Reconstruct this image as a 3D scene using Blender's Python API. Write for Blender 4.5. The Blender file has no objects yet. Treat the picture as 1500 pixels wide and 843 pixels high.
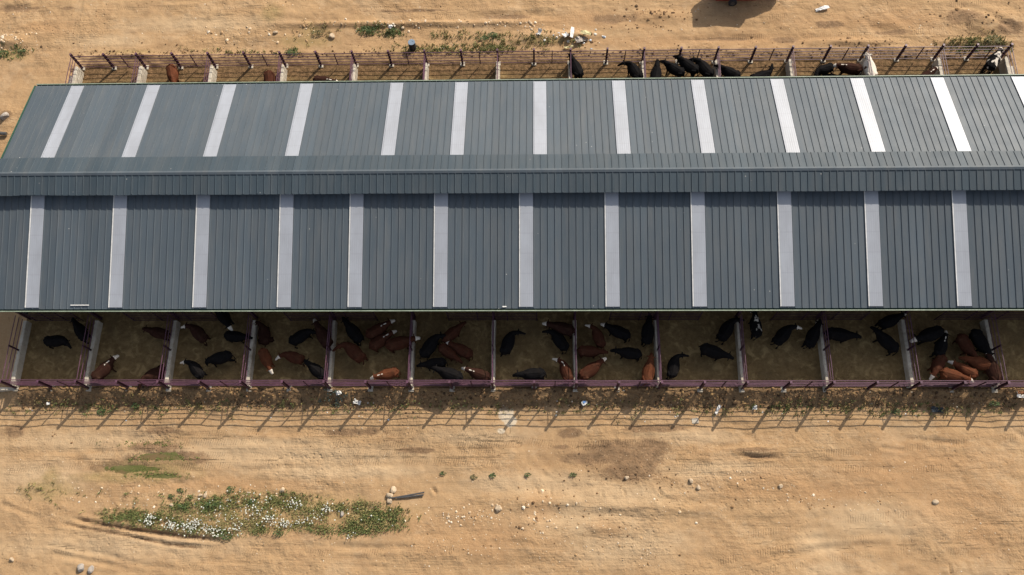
import bpy, bmesh, math, random
import numpy as np
from mathutils import Vector, Matrix
random.seed(7)
RNG = np.random.default_rng(11)
scene = bpy.context.scene
COL = scene.collection
R = math.radians

# ------------------------------------------------------------------ camera
CF, CX, CY, CZ = 1250.0, 39.3238, -14.2893, 61.0926
CT, CR, CW = 0.3463, -0.0884, 0.0914
def rotm(t, r, y):
    c, s = math.cos, math.sin
    rz = lambda a: np.array([[c(a), -s(a), 0], [s(a), c(a), 0], [0, 0, 1]])
    rx = np.array([[1, 0, 0], [0, c(t), -s(t)], [0, s(t), c(t)]])
    return rz(y) @ rx @ rz(r)
RM = rotm(CT, CR, CW)
CP = np.array([CX, CY, CZ])
def at(px, py, z=0.0):
    """ground position seen at a pixel of the survey photograph, at height z"""
    d = RM @ np.array([(px - 750) / CF, -(py - 421.5) / CF, -1.0])
    p = CP + (z - CZ) / d[2] * d
    return float(p[0]), float(p[1])
cd = bpy.data.cameras.new('camera')
cam = bpy.data.objects.new('camera', cd)
COL.objects.link(cam)
M4 = Matrix([list(RM[i]) + [CP[i]] for i in range(3)] + [[0, 0, 0, 1]])
cam.matrix_world = M4
cd.sensor_width = 36.0
cd.lens = CF / 1500 * 36
cd.clip_start = 0.5
cd.clip_end = 3000
scene.camera = cam

# ------------------------------------------------------------------ light
SUN = Vector((0.80, 1.06, 1.0)).normalized()
w = bpy.data.worlds.new('World')
scene.world = w
w.use_nodes = True
nt = w.node_tree
bg = nt.nodes['Background']
sky = nt.nodes.new('ShaderNodeTexSky')
sky.sky_type = 'NISHITA'
sky.sun_disc = False
sky.sun_elevation = math.asin(SUN.z)
sky.sun_rotation = math.atan2(SUN.x, SUN.y)
sky.dust_density = 2.5
hs = nt.nodes.new('ShaderNodeHueSaturation')
hs.inputs['Saturation'].default_value = 0.55
nt.links.new(sky.outputs[0], hs.inputs['Color'])
nt.links.new(hs.outputs[0], bg.inputs[0])
bg.inputs[1].default_value = 0.108
sl = bpy.data.lights.new('sun', 'SUN')
sl.energy = 3.85
sl.angle = R(0.53)
sl.color = (1.0, 0.92, 0.80)
so = bpy.data.objects.new('sun', sl)
COL.objects.link(so)
so.rotation_euler = SUN.to_track_quat('Z', 'Y').to_euler()
so.location = (60, 60, 60)
vs = scene.view_settings
vs.view_transform = 'Standard'
vs.look = 'None'
vs.exposure = 0.55
vs.gamma = 1
vs.use_curve_mapping = False

# ------------------------------------------------------------------ materials
class N:
    """small node-graph helper"""
    def __init__(s, name, rough=0.8, spec=0.3):
        s.m = bpy.data.materials.new(name)
        s.m.use_nodes = True
        s.t = s.m.node_tree
        s.b = s.t.nodes['Principled BSDF']
        s.b.inputs['Roughness'].default_value = rough
        s.b.inputs['Specular IOR Level'].default_value = spec
        s.tc = s.t.nodes.new('ShaderNodeTexCoord').outputs['Object']
    def lk(s, a, b):
        s.t.links.new(a, b)
    def noise(s, scale, detail=4, rough=0.55, vec=None, stretch=None, dist=0.0):
        n = s.t.nodes.new('ShaderNodeTexNoise')
        n.inputs['Scale'].default_value = scale
        n.inputs['Detail'].default_value = detail
        n.inputs['Roughness'].default_value = rough
        n.inputs['Distortion'].default_value = dist
        v = vec or s.tc
        if stretch:
            mp = s.t.nodes.new('ShaderNodeMapping')
            mp.inputs['Scale'].default_value = stretch
            s.lk(v, mp.inputs[0]); v = mp.outputs[0]
        s.lk(v, n.inputs['Vector'])
        return n.outputs[0]
    def voro(s, scale, feat='F1', rnd=1.0, out='Distance'):
        n = s.t.nodes.new('ShaderNodeTexVoronoi')
        n.feature = feat
        n.inputs['Scale'].default_value = scale
        n.inputs['Randomness'].default_value = rnd
        s.lk(s.tc, n.inputs['Vector'])
        return n.outputs[out]
    def ramp(s, f, a, b, lo=0.0, hi=1.0):
        n = s.t.nodes.new('ShaderNodeMapRange')
        n.clamp = True
        n.inputs[1].default_value = a; n.inputs[2].default_value = b
        n.inputs[3].default_value = lo; n.inputs[4].default_value = hi
        s.lk(f, n.inputs[0])
        return n.outputs[0]
    def math(s, op, a, b=None, clamp=False):
        n = s.t.nodes.new('ShaderNodeMath')
        n.operation = op; n.use_clamp = clamp
        for i, v in enumerate((a, b)):
            if v is None: continue
            if isinstance(v, (int, float)): n.inputs[i].default_value = v
            else: s.lk(v, n.inputs[i])
        return n.outputs[0]
    def mix(s, f, a, b, blend='MIX'):
        n = s.t.nodes.new('ShaderNodeMix')
        n.data_type = 'RGBA'; n.blend_type = blend
        for v, i in ((f, 0), (a, 6), (b, 7)):
            if isinstance(v, (int, float)): n.inputs[i].default_value = v
            elif isinstance(v, tuple): n.inputs[i].default_value = v + (1,)
            else: s.lk(v, n.inputs[i])
        return n.outputs[2]
    def attr(s, name, out=2):
        n = s.t.nodes.new('ShaderNodeAttribute')
        n.attribute_name = name
        return n.outputs[out]
    def color(s, c):
        if isinstance(c, tuple): s.b.inputs['Base Color'].default_value = c + (1,)
        else: s.lk(c, s.b.inputs['Base Color'])
        return s
    def bump(s, h, strength=0.5, dist=0.05):
        n = s.t.nodes.new('ShaderNodeBump')
        n.inputs['Strength'].default_value = strength
        n.inputs['Distance'].default_value = dist
        s.lk(h, n.inputs['Height'])
        s.lk(n.outputs[0], s.b.inputs['Normal'])
        return s

def plain(name, c, rough=0.7, var=0.25, scale=3.0, spec=0.3, metal=0.0, c2=None):
    n = N(name, rough, spec)
    f = n.ramp(n.noise(scale, 5, 0.6), 0.3, 0.7)
    d = c2 or tuple(v * (1 - var) for v in c)
    n.color(n.mix(f, c, d))
    n.b.inputs['Metallic'].default_value = metal
    return n.m

MAT = {}
# sandy ground ------------------------------------------------------
g = N('sand', 0.95, 0.1)
big = g.ramp(g.noise(0.045, 5, 0.6), 0.38, 0.62)
med = g.ramp(g.noise(0.30, 5, 0.62, dist=0.6), 0.35, 0.68)
streak = g.ramp(g.noise(0.55, 5, 0.65, stretch=(0.13, 1.5, 1), dist=0.5), 0.36, 0.66)
fine = g.ramp(g.noise(4.0, 5, 0.7), 0.32, 0.68)
grit = g.ramp(g.noise(14.0, 3, 0.7), 0.35, 0.65)
c = g.mix(big, (0.328, 0.205, 0.102), (0.362, 0.236, 0.124))
c = g.mix(g.math('MULTIPLY', med, 0.5), c, (0.315, 0.188, 0.088))
c = g.mix(g.math('MULTIPLY', streak, 0.26), c, (0.43, 0.292, 0.160))
ptch = g.ramp(g.noise(0.16, 6, 0.7, dist=1.2), 0.56, 0.72)
strk2 = g.math('MULTIPLY', g.ramp(g.noise(1.0, 6, 0.78, stretch=(0.16, 3.4, 1), dist=0.4), 0.54, 0.66), g.ramp(g.noise(0.10, 3, 0.6), 0.42, 0.62))
c = g.mix(g.math('MULTIPLY', strk2, 0.42), c, (0.27, 0.15, 0.068))
spk = g.ramp(g.noise(7.0, 4, 0.75), 0.56, 0.70)
c = g.mix(g.math('MULTIPLY', g.math('MULTIPLY', spk, g.ramp(g.noise(0.3, 4, 0.6), 0.36, 0.66)), 0.55), c, (0.22, 0.125, 0.06))
spl = g.ramp(g.noise(9.0, 4, 0.75, stretch=(1, 1, 2)), 0.58, 0.70)
c = g.mix(g.math('MULTIPLY', g.math('MULTIPLY', spl, g.ramp(g.noise(0.22, 4, 0.6, stretch=(1, 1, 5)), 0.36, 0.66)), 0.6), c, (0.58, 0.42, 0.26))
c = g.mix(g.math('MULTIPLY', ptch, 0.45), c, (0.27, 0.158, 0.078))
mot = g.ramp(g.noise(0.42, 8, 0.74, dist=0.4), 0.50, 0.56)
c = g.mix(g.math('MULTIPLY', mot, 0.30), c, (0.25, 0.15, 0.078))
mo2 = g.ramp(g.noise(0.26, 8, 0.76, stretch=(1, 1.4, 9), dist=0.3), 0.53, 0.58)
c = g.mix(g.math('MULTIPLY', mo2, 0.34), c, (0.45, 0.325, 0.20))
mo3 = g.ramp(g.noise(1.9, 7, 0.8), 0.56, 0.63)
c = g.mix(g.math('MULTIPLY', mo3, 0.42), c, (0.21, 0.125, 0.065))
# tyre treads: tu runs along a track, tv across it
tu = g.attr('tu'); tv = g.attr('tv'); ts = g.attr('ts')
av = g.math('ABSOLUTE', tv)
tn = g.ramp(g.noise(0.35, 4, 0.65), 0.46, 0.62)
inside = g.math('MULTIPLY', g.math('MULTIPLY', g.ramp(av, 1.0, 0.85), ts), tn)
lug = g.math('SINE', g.math('ADD', g.math('MULTIPLY', tu, 36.0), g.math('MULTIPLY', tv, 2.6)))
lug = g.ramp(g.math('ADD', lug, g.math('MULTIPLY', g.math('SUBTRACT', g.noise(2.2, 4, 0.7), 0.5), 6.0)), 0.0, 0.9)
tread = g.math('MULTIPLY', inside, lug)
rimm = g.math('MULTIPLY', g.math('MULTIPLY', g.ramp(g.math('ABSOLUTE', g.math('SUBTRACT', av, 1.02)), 0.22, 0.05), ts), g.ramp(g.noise(0.6, 4, 0.7), 0.42, 0.6))
c = g.mix(g.math('MULTIPLY', tread, 0.42), c, (0.20, 0.118, 0.06))
c = g.mix(g.math('MULTIPLY', rimm, 0.65), c, (0.22, 0.13, 0.065))
edge = g.noise(1.0, 8, 0.75)
def mask(name, soft=0.25):
    a = g.attr(name)
    s_ = g.math('ADD', a, g.math('MULTIPLY', g.math('SUBTRACT', edge, 0.5), 1.9))
    s_ = g.math('MULTIPLY', s_, g.ramp(a, 0.0, 0.15))
    return g.ramp(s_, 0.5 - soft, 0.5 + soft)
c = g.mix(g.math('MULTIPLY', mask('pale', 0.4), 0.65), c, (0.44, 0.325, 0.20))
c = g.mix(g.math('MULTIPLY', mask('orange', 0.45), 0.55), c, (0.325, 0.182, 0.084))
c = g.mix(g.math('MULTIPLY', mask('wet_and_shade', 0.16), 0.9), c, g.mix(g.ramp(g.noise(1.7, 5, 0.75), 0.38, 0.64), (0.085, 0.051, 0.030), (0.19, 0.115, 0.064)))  # damp soil, plus painted shade along the bank ruts
c = g.mix(g.math('MULTIPLY', mask('olive', 0.35), 0.75), c, g.mix(g.ramp(g.noise(2.2, 5, 0.75), 0.4, 0.6), (0.19, 0.15, 0.055), (0.30, 0.205, 0.09)))
c = g.mix(mask('cement', 0.08), c, (0.56, 0.48, 0.36))
cl = mask('clod', 0.3)
clc = g.mix(g.ramp(g.noise(2.6, 5, 0.75), 0.40, 0.68), (0.065, 0.039, 0.020), (0.18, 0.108, 0.048))
c = g.mix(g.math('MULTIPLY', cl, 0.9), c, clc)
c = g.mix(g.math('MULTIPLY', fine, 0.30), c, (0.27, 0.145, 0.065))
c = g.mix(g.math('MULTIPLY', grit, 0.24), c, (0.50, 0.36, 0.22))
vd = g.voro(3.2)
vdc = g.math('MULTIPLY', g.ramp(vd, 0.10, 0.06), g.ramp(g.noise(0.5, 4, 0.6), 0.47, 0.6))
c = g.mix(g.math('MULTIPLY', vdc, 0.7), c, (0.60, 0.45, 0.29))
vd2 = g.math('MULTIPLY', g.ramp(g.voro(2.1), 0.09, 0.05), g.ramp(g.noise(0.37, 4, 0.6, stretch=(1, 1, 3)), 0.5, 0.62))
c = g.mix(g.math('MULTIPLY', vd2, 0.7), c, (0.17, 0.09, 0.045))
g.color(c)
hb = g.math('ADD', g.math('MULTIPLY', g.noise(0.8, 7, 0.66), 1.3), g.math('MULTIPLY', g.noise(6.0, 4, 0.7), 0.22))
hb = g.math('ADD', hb, g.math('MULTIPLY', streak, 0.35))
rgh = g.ramp(g.noise(0.12, 4, 0.6), 0.40, 0.62, 0.25, 1.0)
hoof = g.math('MULTIPLY', g.ramp(g.voro(2.6), 0.05, 0.30), g.ramp(g.noise(0.2, 4, 0.65, stretch=(1, 1.5, 4)), 0.44, 0.56))
hb = g.math('ADD', hb, g.math('MULTIPLY', hoof, 0.30))
hb = g.math('SUBTRACT', g.math('MULTIPLY', hb, rgh), g.math('MULTIPLY', tread, 0.22))
g.bump(hb, 0.85, 0.2)
MAT['sand'] = g.m
# pen floor ---------------------------------------------------------
g = N('manure_floor', 0.95, 0.1)
c = g.mix(g.ramp(g.noise(0.5, 5, 0.65), 0.35, 0.65), (0.172, 0.114, 0.050), (0.245, 0.165, 0.075))
c = g.mix(g.math('MULTIPLY', g.ramp(g.noise(2.6, 5, 0.75), 0.40, 0.66), 0.7), c, (0.10, 0.062, 0.027))
c = g.mix(g.math('MULTIPLY', g.ramp(g.noise(1.3, 3, 0.6, dist=1.0), 0.52, 0.68), 0.6), c, (0.38, 0.27, 0.125))
c = g.mix(g.math('MULTIPLY', g.ramp(g.noise(0.33, 4, 0.65), 0.52, 0.7), 0.6), c, (0.12, 0.082, 0.04))
c = g.mix(g.math('MULTIPLY', g.attr('edge'), 0.85), c, g.mix(g.ramp(g.noise(3.5, 4, 0.7), 0.4, 0.65), (0.075, 0.045, 0.022), (0.23, 0.135, 0.07)))
g.color(c)
g.bump(g.math('ADD', g.noise(3.0, 5, 0.75), g.math('MULTIPLY', g.noise(11, 3, 0.6), 0.4)), 0.8, 0.12)
MAT['floor'] = g.m
# painted roof steel ------------------------------------------------
def roofmat(name, c, rough, dirt):
    n = N(name, rough, 0.27)
    sep = n.t.nodes.new('ShaderNodeSeparateXYZ'); n.lk(n.tc, sep.inputs[0])
    fl = n.math('FLOOR', n.math('DIVIDE', n.math('SUBTRACT', sep.outputs[0], 2.706), 1.0082))
    wn = n.t.nodes.new('ShaderNodeTexWhiteNoise'); wn.noise_dimensions = '1D'
    n.lk(fl, wn.inputs['W'])
    v = n.ramp(wn.outputs[0], 0, 1, 0.90, 1.09)
    k = n.t.nodes.new('ShaderNodeVectorMath'); k.operation = 'SCALE'
    k.inputs[0].default_value = c
    n.lk(v, k.inputs['Scale'])
    col = n.mix(n.math('MULTIPLY', n.ramp(n.noise(0.7, 6, 0.65, stretch=(2.5, 0.25, 1)), 0.42, 0.75), dirt), k.outputs[0], (0.16, 0.15, 0.135))
    col = n.mix(n.math('MULTIPLY', n.ramp(n.noise(0.25, 3, 0.5), 0.4, 0.7), 0.22), col, tuple(x * 0.72 for x in c))
    vd = n.math('MULTIPLY', n.ramp(n.voro(1.3), 0.05, 0.035), n.ramp(n.noise(0.33, 3, 0.6), 0.52, 0.60))
    col = n.mix(n.math('MULTIPLY', vd, 0.8), col, (0.5, 0.48, 0.45))
    n.color(col)
    n.lk(n.ramp(n.noise(0.8, 5, 0.6), 0.3, 0.7, rough - 0.03, rough + 0.04), n.b.inputs['Roughness'])
    return n.m
MAT['roof'] = roofmat('slate_roof_steel', (0.070, 0.088, 0.104), 0.56, 0.30)
MAT['cap'] = roofmat('ridge_cap_steel', (0.045, 0.063, 0.077), 0.58, 0.22)
n = N('translucent_sheet', 0.42, 0.5)
c = n.mix(n.ramp(n.noise(0.6, 5, 0.6, stretch=(1.6, 0.5, 1)), 0.35, 0.7), (0.318, 0.335, 0.370), (0.265, 0.276, 0.302))
c = n.mix(n.math('MULTIPLY', n.ramp(n.noise(5, 4, 0.6, stretch=(3, 0.4, 1)), 0.5, 0.8), 0.15), c, (0.24, 0.23, 0.24))
sp = n.t.nodes.new('ShaderNodeSeparateXYZ'); n.lk(n.tc, sp.inputs[0])
pur = n.ramp(n.math('ABSOLUTE', n.math('SUBTRACT', n.math('FRACT', n.math('MULTIPLY', sp.outputs[1], 0.72)), 0.5)), 0.46, 0.49)
c = n.mix(n.math('MULTIPLY', pur, 0.22), c, (0.2, 0.2, 0.22))
n.color(c)
MAT['skylight'] = n.m
MAT['white_trim'] = plain('white_flashing', (0.66, 0.65, 0.62), 0.5)
MAT['trim'] = plain('pale_green_trim', (0.25, 0.30, 0.225), 0.5, 0.35)
MAT['dgreen'] = plain('dark_green_steel', (0.03, 0.085, 0.055), 0.5, 0.3)
n = N('purple_paint', 0.5, 0.4)
c = n.mix(n.ramp(n.noise(1.5, 5, 0.6), 0.35, 0.7), (0.105, 0.043, 0.072), (0.066, 0.028, 0.044))
c = n.mix(n.math('MULTIPLY', n.ramp(n.noise(4.0, 5, 0.7), 0.55, 0.7), 0.5), c, (0.22, 0.12, 0.12))
n.color(c)
MAT['purple'] = n.m
MAT['purple_dark'] = plain('dark_purple_steel', (0.05, 0.018, 0.03), 0.55, 0.4)
n = N('rough_concrete', 0.9, 0.2)
c = n.mix(n.ramp(n.noise(1.2, 6, 0.7), 0.35, 0.68), (0.50, 0.45, 0.37), (0.36, 0.31, 0.24))
c = n.mix(n.math('MULTIPLY', n.ramp(n.noise(4.5, 5, 0.7), 0.55, 0.72), 0.7), c, (0.2, 0.15, 0.1))
n.color(c)
n.bump(n.noise(7, 5, 0.7), 0.5, 0.04)
MAT['concrete'] = n.m
def coat(name, c, face=0.0, crest=0.0, pied=0.0, dirt=(0.13, 0.085, 0.04)):
    n = N(name, 0.78, 0.03)
    base = n.mix(n.ramp(n.noise(5, 4, 0.6), 0.35, 0.7), c, tuple(v * 0.62 for v in c))
    base = n.mix(n.math('MULTIPLY', n.ramp(n.noise(3.0, 5, 0.7), 0.55, 0.8), 0.3 if c[0] > .02 else 0.05), base, tuple(0.7 * a + 0.3 * b for a, b in zip(c, dirt)))
    base = n.mix(n.math('MULTIPLY', n.ramp(n.noise(1.6, 4, 0.6), 0.5, 0.72), 0.10 if c[0] > .02 else 0.02), base, (0.16, 0.11, 0.065))
    f = n.math('ADD', n.math('MULTIPLY', n.attr('face'), face), n.math('MULTIPLY', n.attr('crest'), crest), True)
    f = n.ramp(n.math('ADD', f, n.math('MULTIPLY', n.math('SUBTRACT', n.noise(6, 3, 0.6), 0.5), 0.5)), 0.42, 0.58)
    if pied: f = n.math('MAXIMUM', f, n.ramp(n.noise(1.7, 2, 0.5), 0.62 - pied, 0.66 - pied))
    n.color(n.mix(f, base, (0.58, 0.52, 0.44)))
    return n.m
BLACK, BROWN_SHADED, DARK = (0.0085, 0.0078, 0.0082), (0.060, 0.0215, 0.0125), (0.036, 0.0155, 0.011)
BROWN_SUNLIT = (0.105, 0.036, 0.0175)  # same brown coat lightened for sunlit cattle; shaded ones get the darker copy
for k, a in dict(k=(BLACK,), kf=(BLACK, 1.0), kn=(BLACK, 0.0, 0.0), kfc=(BLACK, 1.0, 1.0), b=(BROWN_SHADED,), bf=(BROWN_SHADED, 1.0),
                 bfc=(BROWN_SHADED, 1.0, 1.0), d=(DARK,), df=(DARK, 1.0), dfc=(DARK, 1.0, 1.0), Bf=(BROWN_SUNLIT, 1.0), Bfc=(BROWN_SUNLIT, 1.0, 1.0), B=(BROWN_SUNLIT,), kp=(BLACK, 0.9, 0.6, 0.08), wp=((0.10, 0.05, 0.035), 1, 1, 0.26), kq=(BLACK, 0.7, 0.9, 0.04), c=((0.33, 0.15, 0.06),)).items():
    MAT['coat_' + k] = coat('hide_' + k, *a)
MAT['stone'] = plain('limestone', (0.56, 0.43, 0.29), 0.9, 0.45, 4)
MAT['stone_grey'] = plain('grey_stone', (0.40, 0.35, 0.30), 0.9, 0.4, 4)
n = N('grass', 0.8, 0.2)
n.color(n.attr('tint', 0))
MAT['grass'] = n.m
n = N('pebbles', 0.9, 0.2)
n.color(n.attr('tint', 0))
MAT['pebble'] = n.m
MAT['leaf'] = plain('weed_leaf', (0.085, 0.13, 0.042), 0.7, 0.5, 6)
MAT['leaf_dry'] = plain('dry_weed_leaf', (0.17, 0.15, 0.065), 0.8, 0.45, 6)
MAT['petal'] = plain('white_petals', (0.72, 0.72, 0.62), 0.8, 0.15)
MAT['steel'] = plain('weathered_steel', (0.13, 0.125, 0.12), 0.45, 0.4, 3, 0.5, 0.4)
MAT['red'] = plain('faded_red_paint', (0.33, 0.055, 0.03), 0.5, 0.4)
MAT['rubber'] = plain('tyre_rubber', (0.045, 0.043, 0.045), 0.85, 0.4)
MAT['plastic_dark'] = plain('dark_plastic', (0.03, 0.036, 0.045), 0.4, 0.4)
MAT['plastic_blue'] = plain('blue_grey_plastic', (0.20, 0.26, 0.33), 0.4, 0.3)
MAT['plastic_white'] = plain('white_plastic', (0.72, 0.70, 0.66), 0.4, 0.2)
MAT['plastic_yellow'] = plain('yellowed_sheet', (0.58, 0.50, 0.26), 0.6, 0.3)
MAT['blue'] = plain('blue_print', (0.10, 0.22, 0.48), 0.5, 0.2)
MAT['rust'] = plain('rusty_brown', (0.24, 0.10, 0.04), 0.8, 0.4)
n = N('algae_water', 0.25, 0.4)
c = n.mix(n.ramp(n.noise(1.2, 5, 0.65, stretch=(0.5, 1.6, 1)), 0.38, 0.64), (0.088, 0.094, 0.024), (0.135, 0.120, 0.045))
c = n.mix(n.ramp(n.noise(0.9, 5, 0.7, stretch=(0.4, 1.8, 1)), 0.50, 0.60), c, (0.15, 0.10, 0.045))
n.color(c)
MAT['algae'] = n.m
MAT['straw'] = plain('straw', (0.42, 0.31, 0.13), 0.9, 0.5, 5)

# ------------------------------------------------------------------ mesh helpers
class MB:
    def __init__(s): s.v = []; s.f = []
    def add(s, vs_, fs_):
        o = len(s.v)
        s.v += [tuple(p) for p in vs_]
        s.f += [tuple(i + o for i in f) for f in fs_]
    def box(s, x0, x1, y0, y1, z0, z1):
        s.add([(x0, y0, z0), (x1, y0, z0), (x1, y1, z0), (x0, y1, z0), (x0, y0, z1), (x1, y0, z1), (x1, y1, z1), (x0, y1, z1)],
              [(3, 2, 1, 0), (4, 5, 6, 7), (0, 1, 5, 4), (1, 2, 6, 5), (2, 3, 7, 6), (3, 0, 4, 7)])
    def tube(s, pts, r, n=8, cap=True, sx=1.0):
        pts = [Vector(p) for p in pts]
        rs = r if isinstance(r, (list, tuple)) else [r] * len(pts)
        rings = []
        for i, p in enumerate(pts):
            t = (pts[min(i + 1, len(pts) - 1)] - pts[max(i - 1, 0)]).normalized()
            up = Vector((0, 0, 1)) if abs(t.z) < 0.95 else Vector((1, 0, 0))
            a = t.cross(up).normalized(); b = a.cross(t)
            ra, rb = rs[i] if isinstance(rs[i], (list, tuple)) else (rs[i], rs[i])
            rings.append([p + a * (math.cos(2 * math.pi * k / n) * ra) + b * (math.sin(2 * math.pi * k / n) * rb) for k in range(n)])
        vs_ = [q for rg in rings for q in rg]
        fs_ = []
        for i in range(len(pts) - 1):
            for k in range(n):
                fs_.append((i * n + k, i * n + (k + 1) % n, (i + 1) * n + (k + 1) % n, (i + 1) * n + k))
        if cap:
            fs_.append(tuple(range(n))[::-1])
            fs_.append(tuple((len(pts) - 1) * n + k for k in range(n)))
        s.add(vs_, fs_)
    def hbeam(s, x, y, z0, z1, wd=0.10, dp=0.12, t=0.014):
        s.box(x - wd / 2, x + wd / 2, y - dp / 2, y - dp / 2 + t, z0, z1)
        s.box(x - wd / 2, x + wd / 2, y + dp / 2 - t, y + dp / 2, z0, z1)
        s.box(x - t / 2, x + t / 2, y - dp / 2 + t, y + dp / 2 - t, z0, z1)
    def build(s, name, mat, parent=None, smooth=False, bevel=0.0):
        me = bpy.data.meshes.new(name)
        me.from_pydata(s.v, [], s.f)
        bm = bmesh.new(); bm.from_mesh(me)
        bmesh.ops.recalc_face_normals(bm, faces=bm.faces)
        if bevel:
            bmesh.ops.bevel(bm, geom=[e for e in bm.edges if e.calc_face_angle(0) > 0.6], offset=bevel, segments=2, affect='EDGES', clamp_overlap=True)
        bm.to_mesh(me); bm.free()
        if smooth:
            me.polygons.foreach_set('use_smooth', [True] * len(me.polygons))
        me.materials.append(MAT[mat] if isinstance(mat, str) else mat)
        o = bpy.data.objects.new(name, me)
        COL.objects.link(o)
        if parent: o.parent = parent
        return o
def empty(name, loc=(0, 0, 0), rz=0.0):
    o = bpy.data.objects.new(name, None)
    o.empty_display_size = 0.3
    o.location = loc; o.rotation_euler = (0, 0, rz)
    COL.objects.link(o)
    return o
def tag(o, label=None, cat=None, group=None, kind=None):
    if label: o['label'] = label
    if cat: o['category'] = cat
    if group: o['group'] = group
    if kind: o['kind'] = kind
    return o
ORD = ['zeroth', 'first', 'second', 'third', 'fourth', 'fifth', 'sixth', 'seventh', 'eighth', 'ninth', 'tenth', 'eleventh', 'twelfth', 'thirteenth', 'fourteenth']

# numpy value noise
def _h(i, j, s):
    v = np.sin(i * 127.1 + j * 311.7 + s * 74.7) * 43758.5453
    return v - np.floor(v)
def vnoise(x, y, s=0):
    i = np.floor(x); j = np.floor(y); u = x - i; v = y - j
    u = u * u * (3 - 2 * u); v = v * v * (3 - 2 * v)
    a = _h(i, j, s) * (1 - u) + _h(i + 1, j, s) * u
    b = _h(i, j + 1, s) * (1 - u) + _h(i + 1, j + 1, s) * u
    return a * (1 - v) + b * v
def fbm(x, y, o=4, s=0):
    t = 0; a = 0.5; n_ = 0
    for k in range(o):
        t = t + a * vnoise(x * 2 ** k, y * 2 ** k, s + k); n_ += a; a *= 0.55
    return t / n_
def sstep(a, b, x):
    t = np.clip((x - a) / (b - a), 0, 1)
    return t * t * (3 - 2 * t)

# ------------------------------------------------------------------ terrain
GZ = -0.65                      # yard level in front of the pens
PXM = 20.5                      # photo pixels per metre on the ground
def ell(x, y, px, py, rx, ry, ang=0.0):
    """soft elliptical patch, 1 in the middle and 0 at its rim"""
    cx, cy = at(px, py, GZ if py > 400 else 0)
    a = R(ang); dx = x - cx; dy = y - cy
    u = (dx * math.cos(a) + dy * math.sin(a)) / (rx / PXM); v = (-dx * math.sin(a) + dy * math.cos(a)) / (ry / PXM)
    return np.clip(1.25 - np.sqrt(u * u + v * v), 0, 1)
def pl_dist(x, y, pts):
    P = [at(a, b, GZ if b > 400 else 0) for a, b in pts]
    d = np.full(np.shape(x), 1e9); al = np.zeros(np.shape(x)); acc = 0
    for (x0, y0), (x1, y1) in zip(P[:-1], P[1:]):
        L = math.hypot(x1 - x0, y1 - y0)
        t = np.clip(((x - x0) * (x1 - x0) + (y - y0) * (y1 - y0)) / (L * L), 0, 1)
        dd = np.hypot(x - x0 - t * (x1 - x0), y - y0 - t * (y1 - y0))
        al = np.where(dd < d, acc + t * L, al); d = np.minimum(d, dd); acc += L
    return d, al, acc
RUTS = [  # polyline in photo pixels, half width m, depth m
    ([(100, 760), (140, 767), (180, 774), (260, 785), (345, 793)], 0.15, 0.20),
    ([(80, 766), (170, 781), (240, 797), (320, 806)], 0.11, 0.11),
    ([(70, 808), (130, 822), (190, 832)], 0.16, 0.07),
    ([(60, 795), (160, 815), (220, 830), (300, 838)], 0.14, 0.05),
    ([(150, 684), (200, 680), (250, 682), (290, 684)], 0.22, 0.12),
    ([(180, 650), (230, 646), (280, 645)], 0.35, 0.06),
    ([(330, 632), (410, 634), (500, 634)], 0.25, 0.04),
    ([(0, 665), (120, 660), (330, 668), (480, 672), (700, 668)], 0.22, 0.03),
    ([(120, 640), (300, 640), (460, 652), (640, 660)], 0.20, 0.03),
    ([(330, 690), (480, 684), (640, 678)], 0.18, 0.03),
    ([(1020, 652), (1080, 654), (1140, 656)], 0.22, 0.06),
    ([(1085, 666), (1110, 670), (1142, 669)], 0.13, 0.08),
    ([(1320, 642), (1400, 650), (1460, 642)], 0.16, 0.05),
    ([(1285, 655), (1330, 662)], 0.12, 0.07),
    ([(1205, 660), (1225, 665)], 0.10, 0.07),
    ([(1180, 672), (1260, 684), (1340, 690)], 0.2, 0.04),
    ([(1100, 830), (1140, 815), (1230, 800), (1310, 798)], 0.24, 0.05),
    ([(1090, 812), (1170, 792), (1240, 786), (1400, 780)], 0.2, 0.035),
    ([(480, 800), (560, 804), (620, 800)], 0.2, 0.06),
    ([(540, 830), (570, 832)], 0.12, 0.06),
    ([(795, 695), (812, 702)], 0.10, 0.05),
    ([(785, 712), (788, 722), (793, 726)], 0.07, 0.11), ([(806, 718), (808, 728)], 0.07, 0.11), ([(881, 720), (884, 732)], 0.07, 0.11),
    ([(912, 716), (917, 730)], 0.07, 0.11), ([(963, 718), (972, 728), (985, 732)], 0.07, 0.11), ([(634, 716), (640, 724)], 0.1, 0.15),
    ([(1390, 826), (1394, 843)], 0.08, 0.12),
    ([(0, 737), (30, 750), (60, 760)], 0.14, 0.06), ([(15, 785), (40, 770), (55, 755)], 0.10, 0.05),
    ([(0, 16), (20, 12), (45, 9)], 0.4, 0.12), ([(690, 24), (760, 20), (830, 22)], 0.3, 0.08),
    ([(1270, 40), (1320, 46)], 0.4, 0.10), ([(1400, 8), (1440, 18), (1500, 50)], 0.3, 0.10),
    ([(240, 3), (300, 2)], 0.2, 0.06), ([(975, 58), (1060, 57), (1140, 55)], 0.35, 0.08),
    ([(0, 160), (20, 163), (40, 160)], 0.3, 0.08),
]
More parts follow.
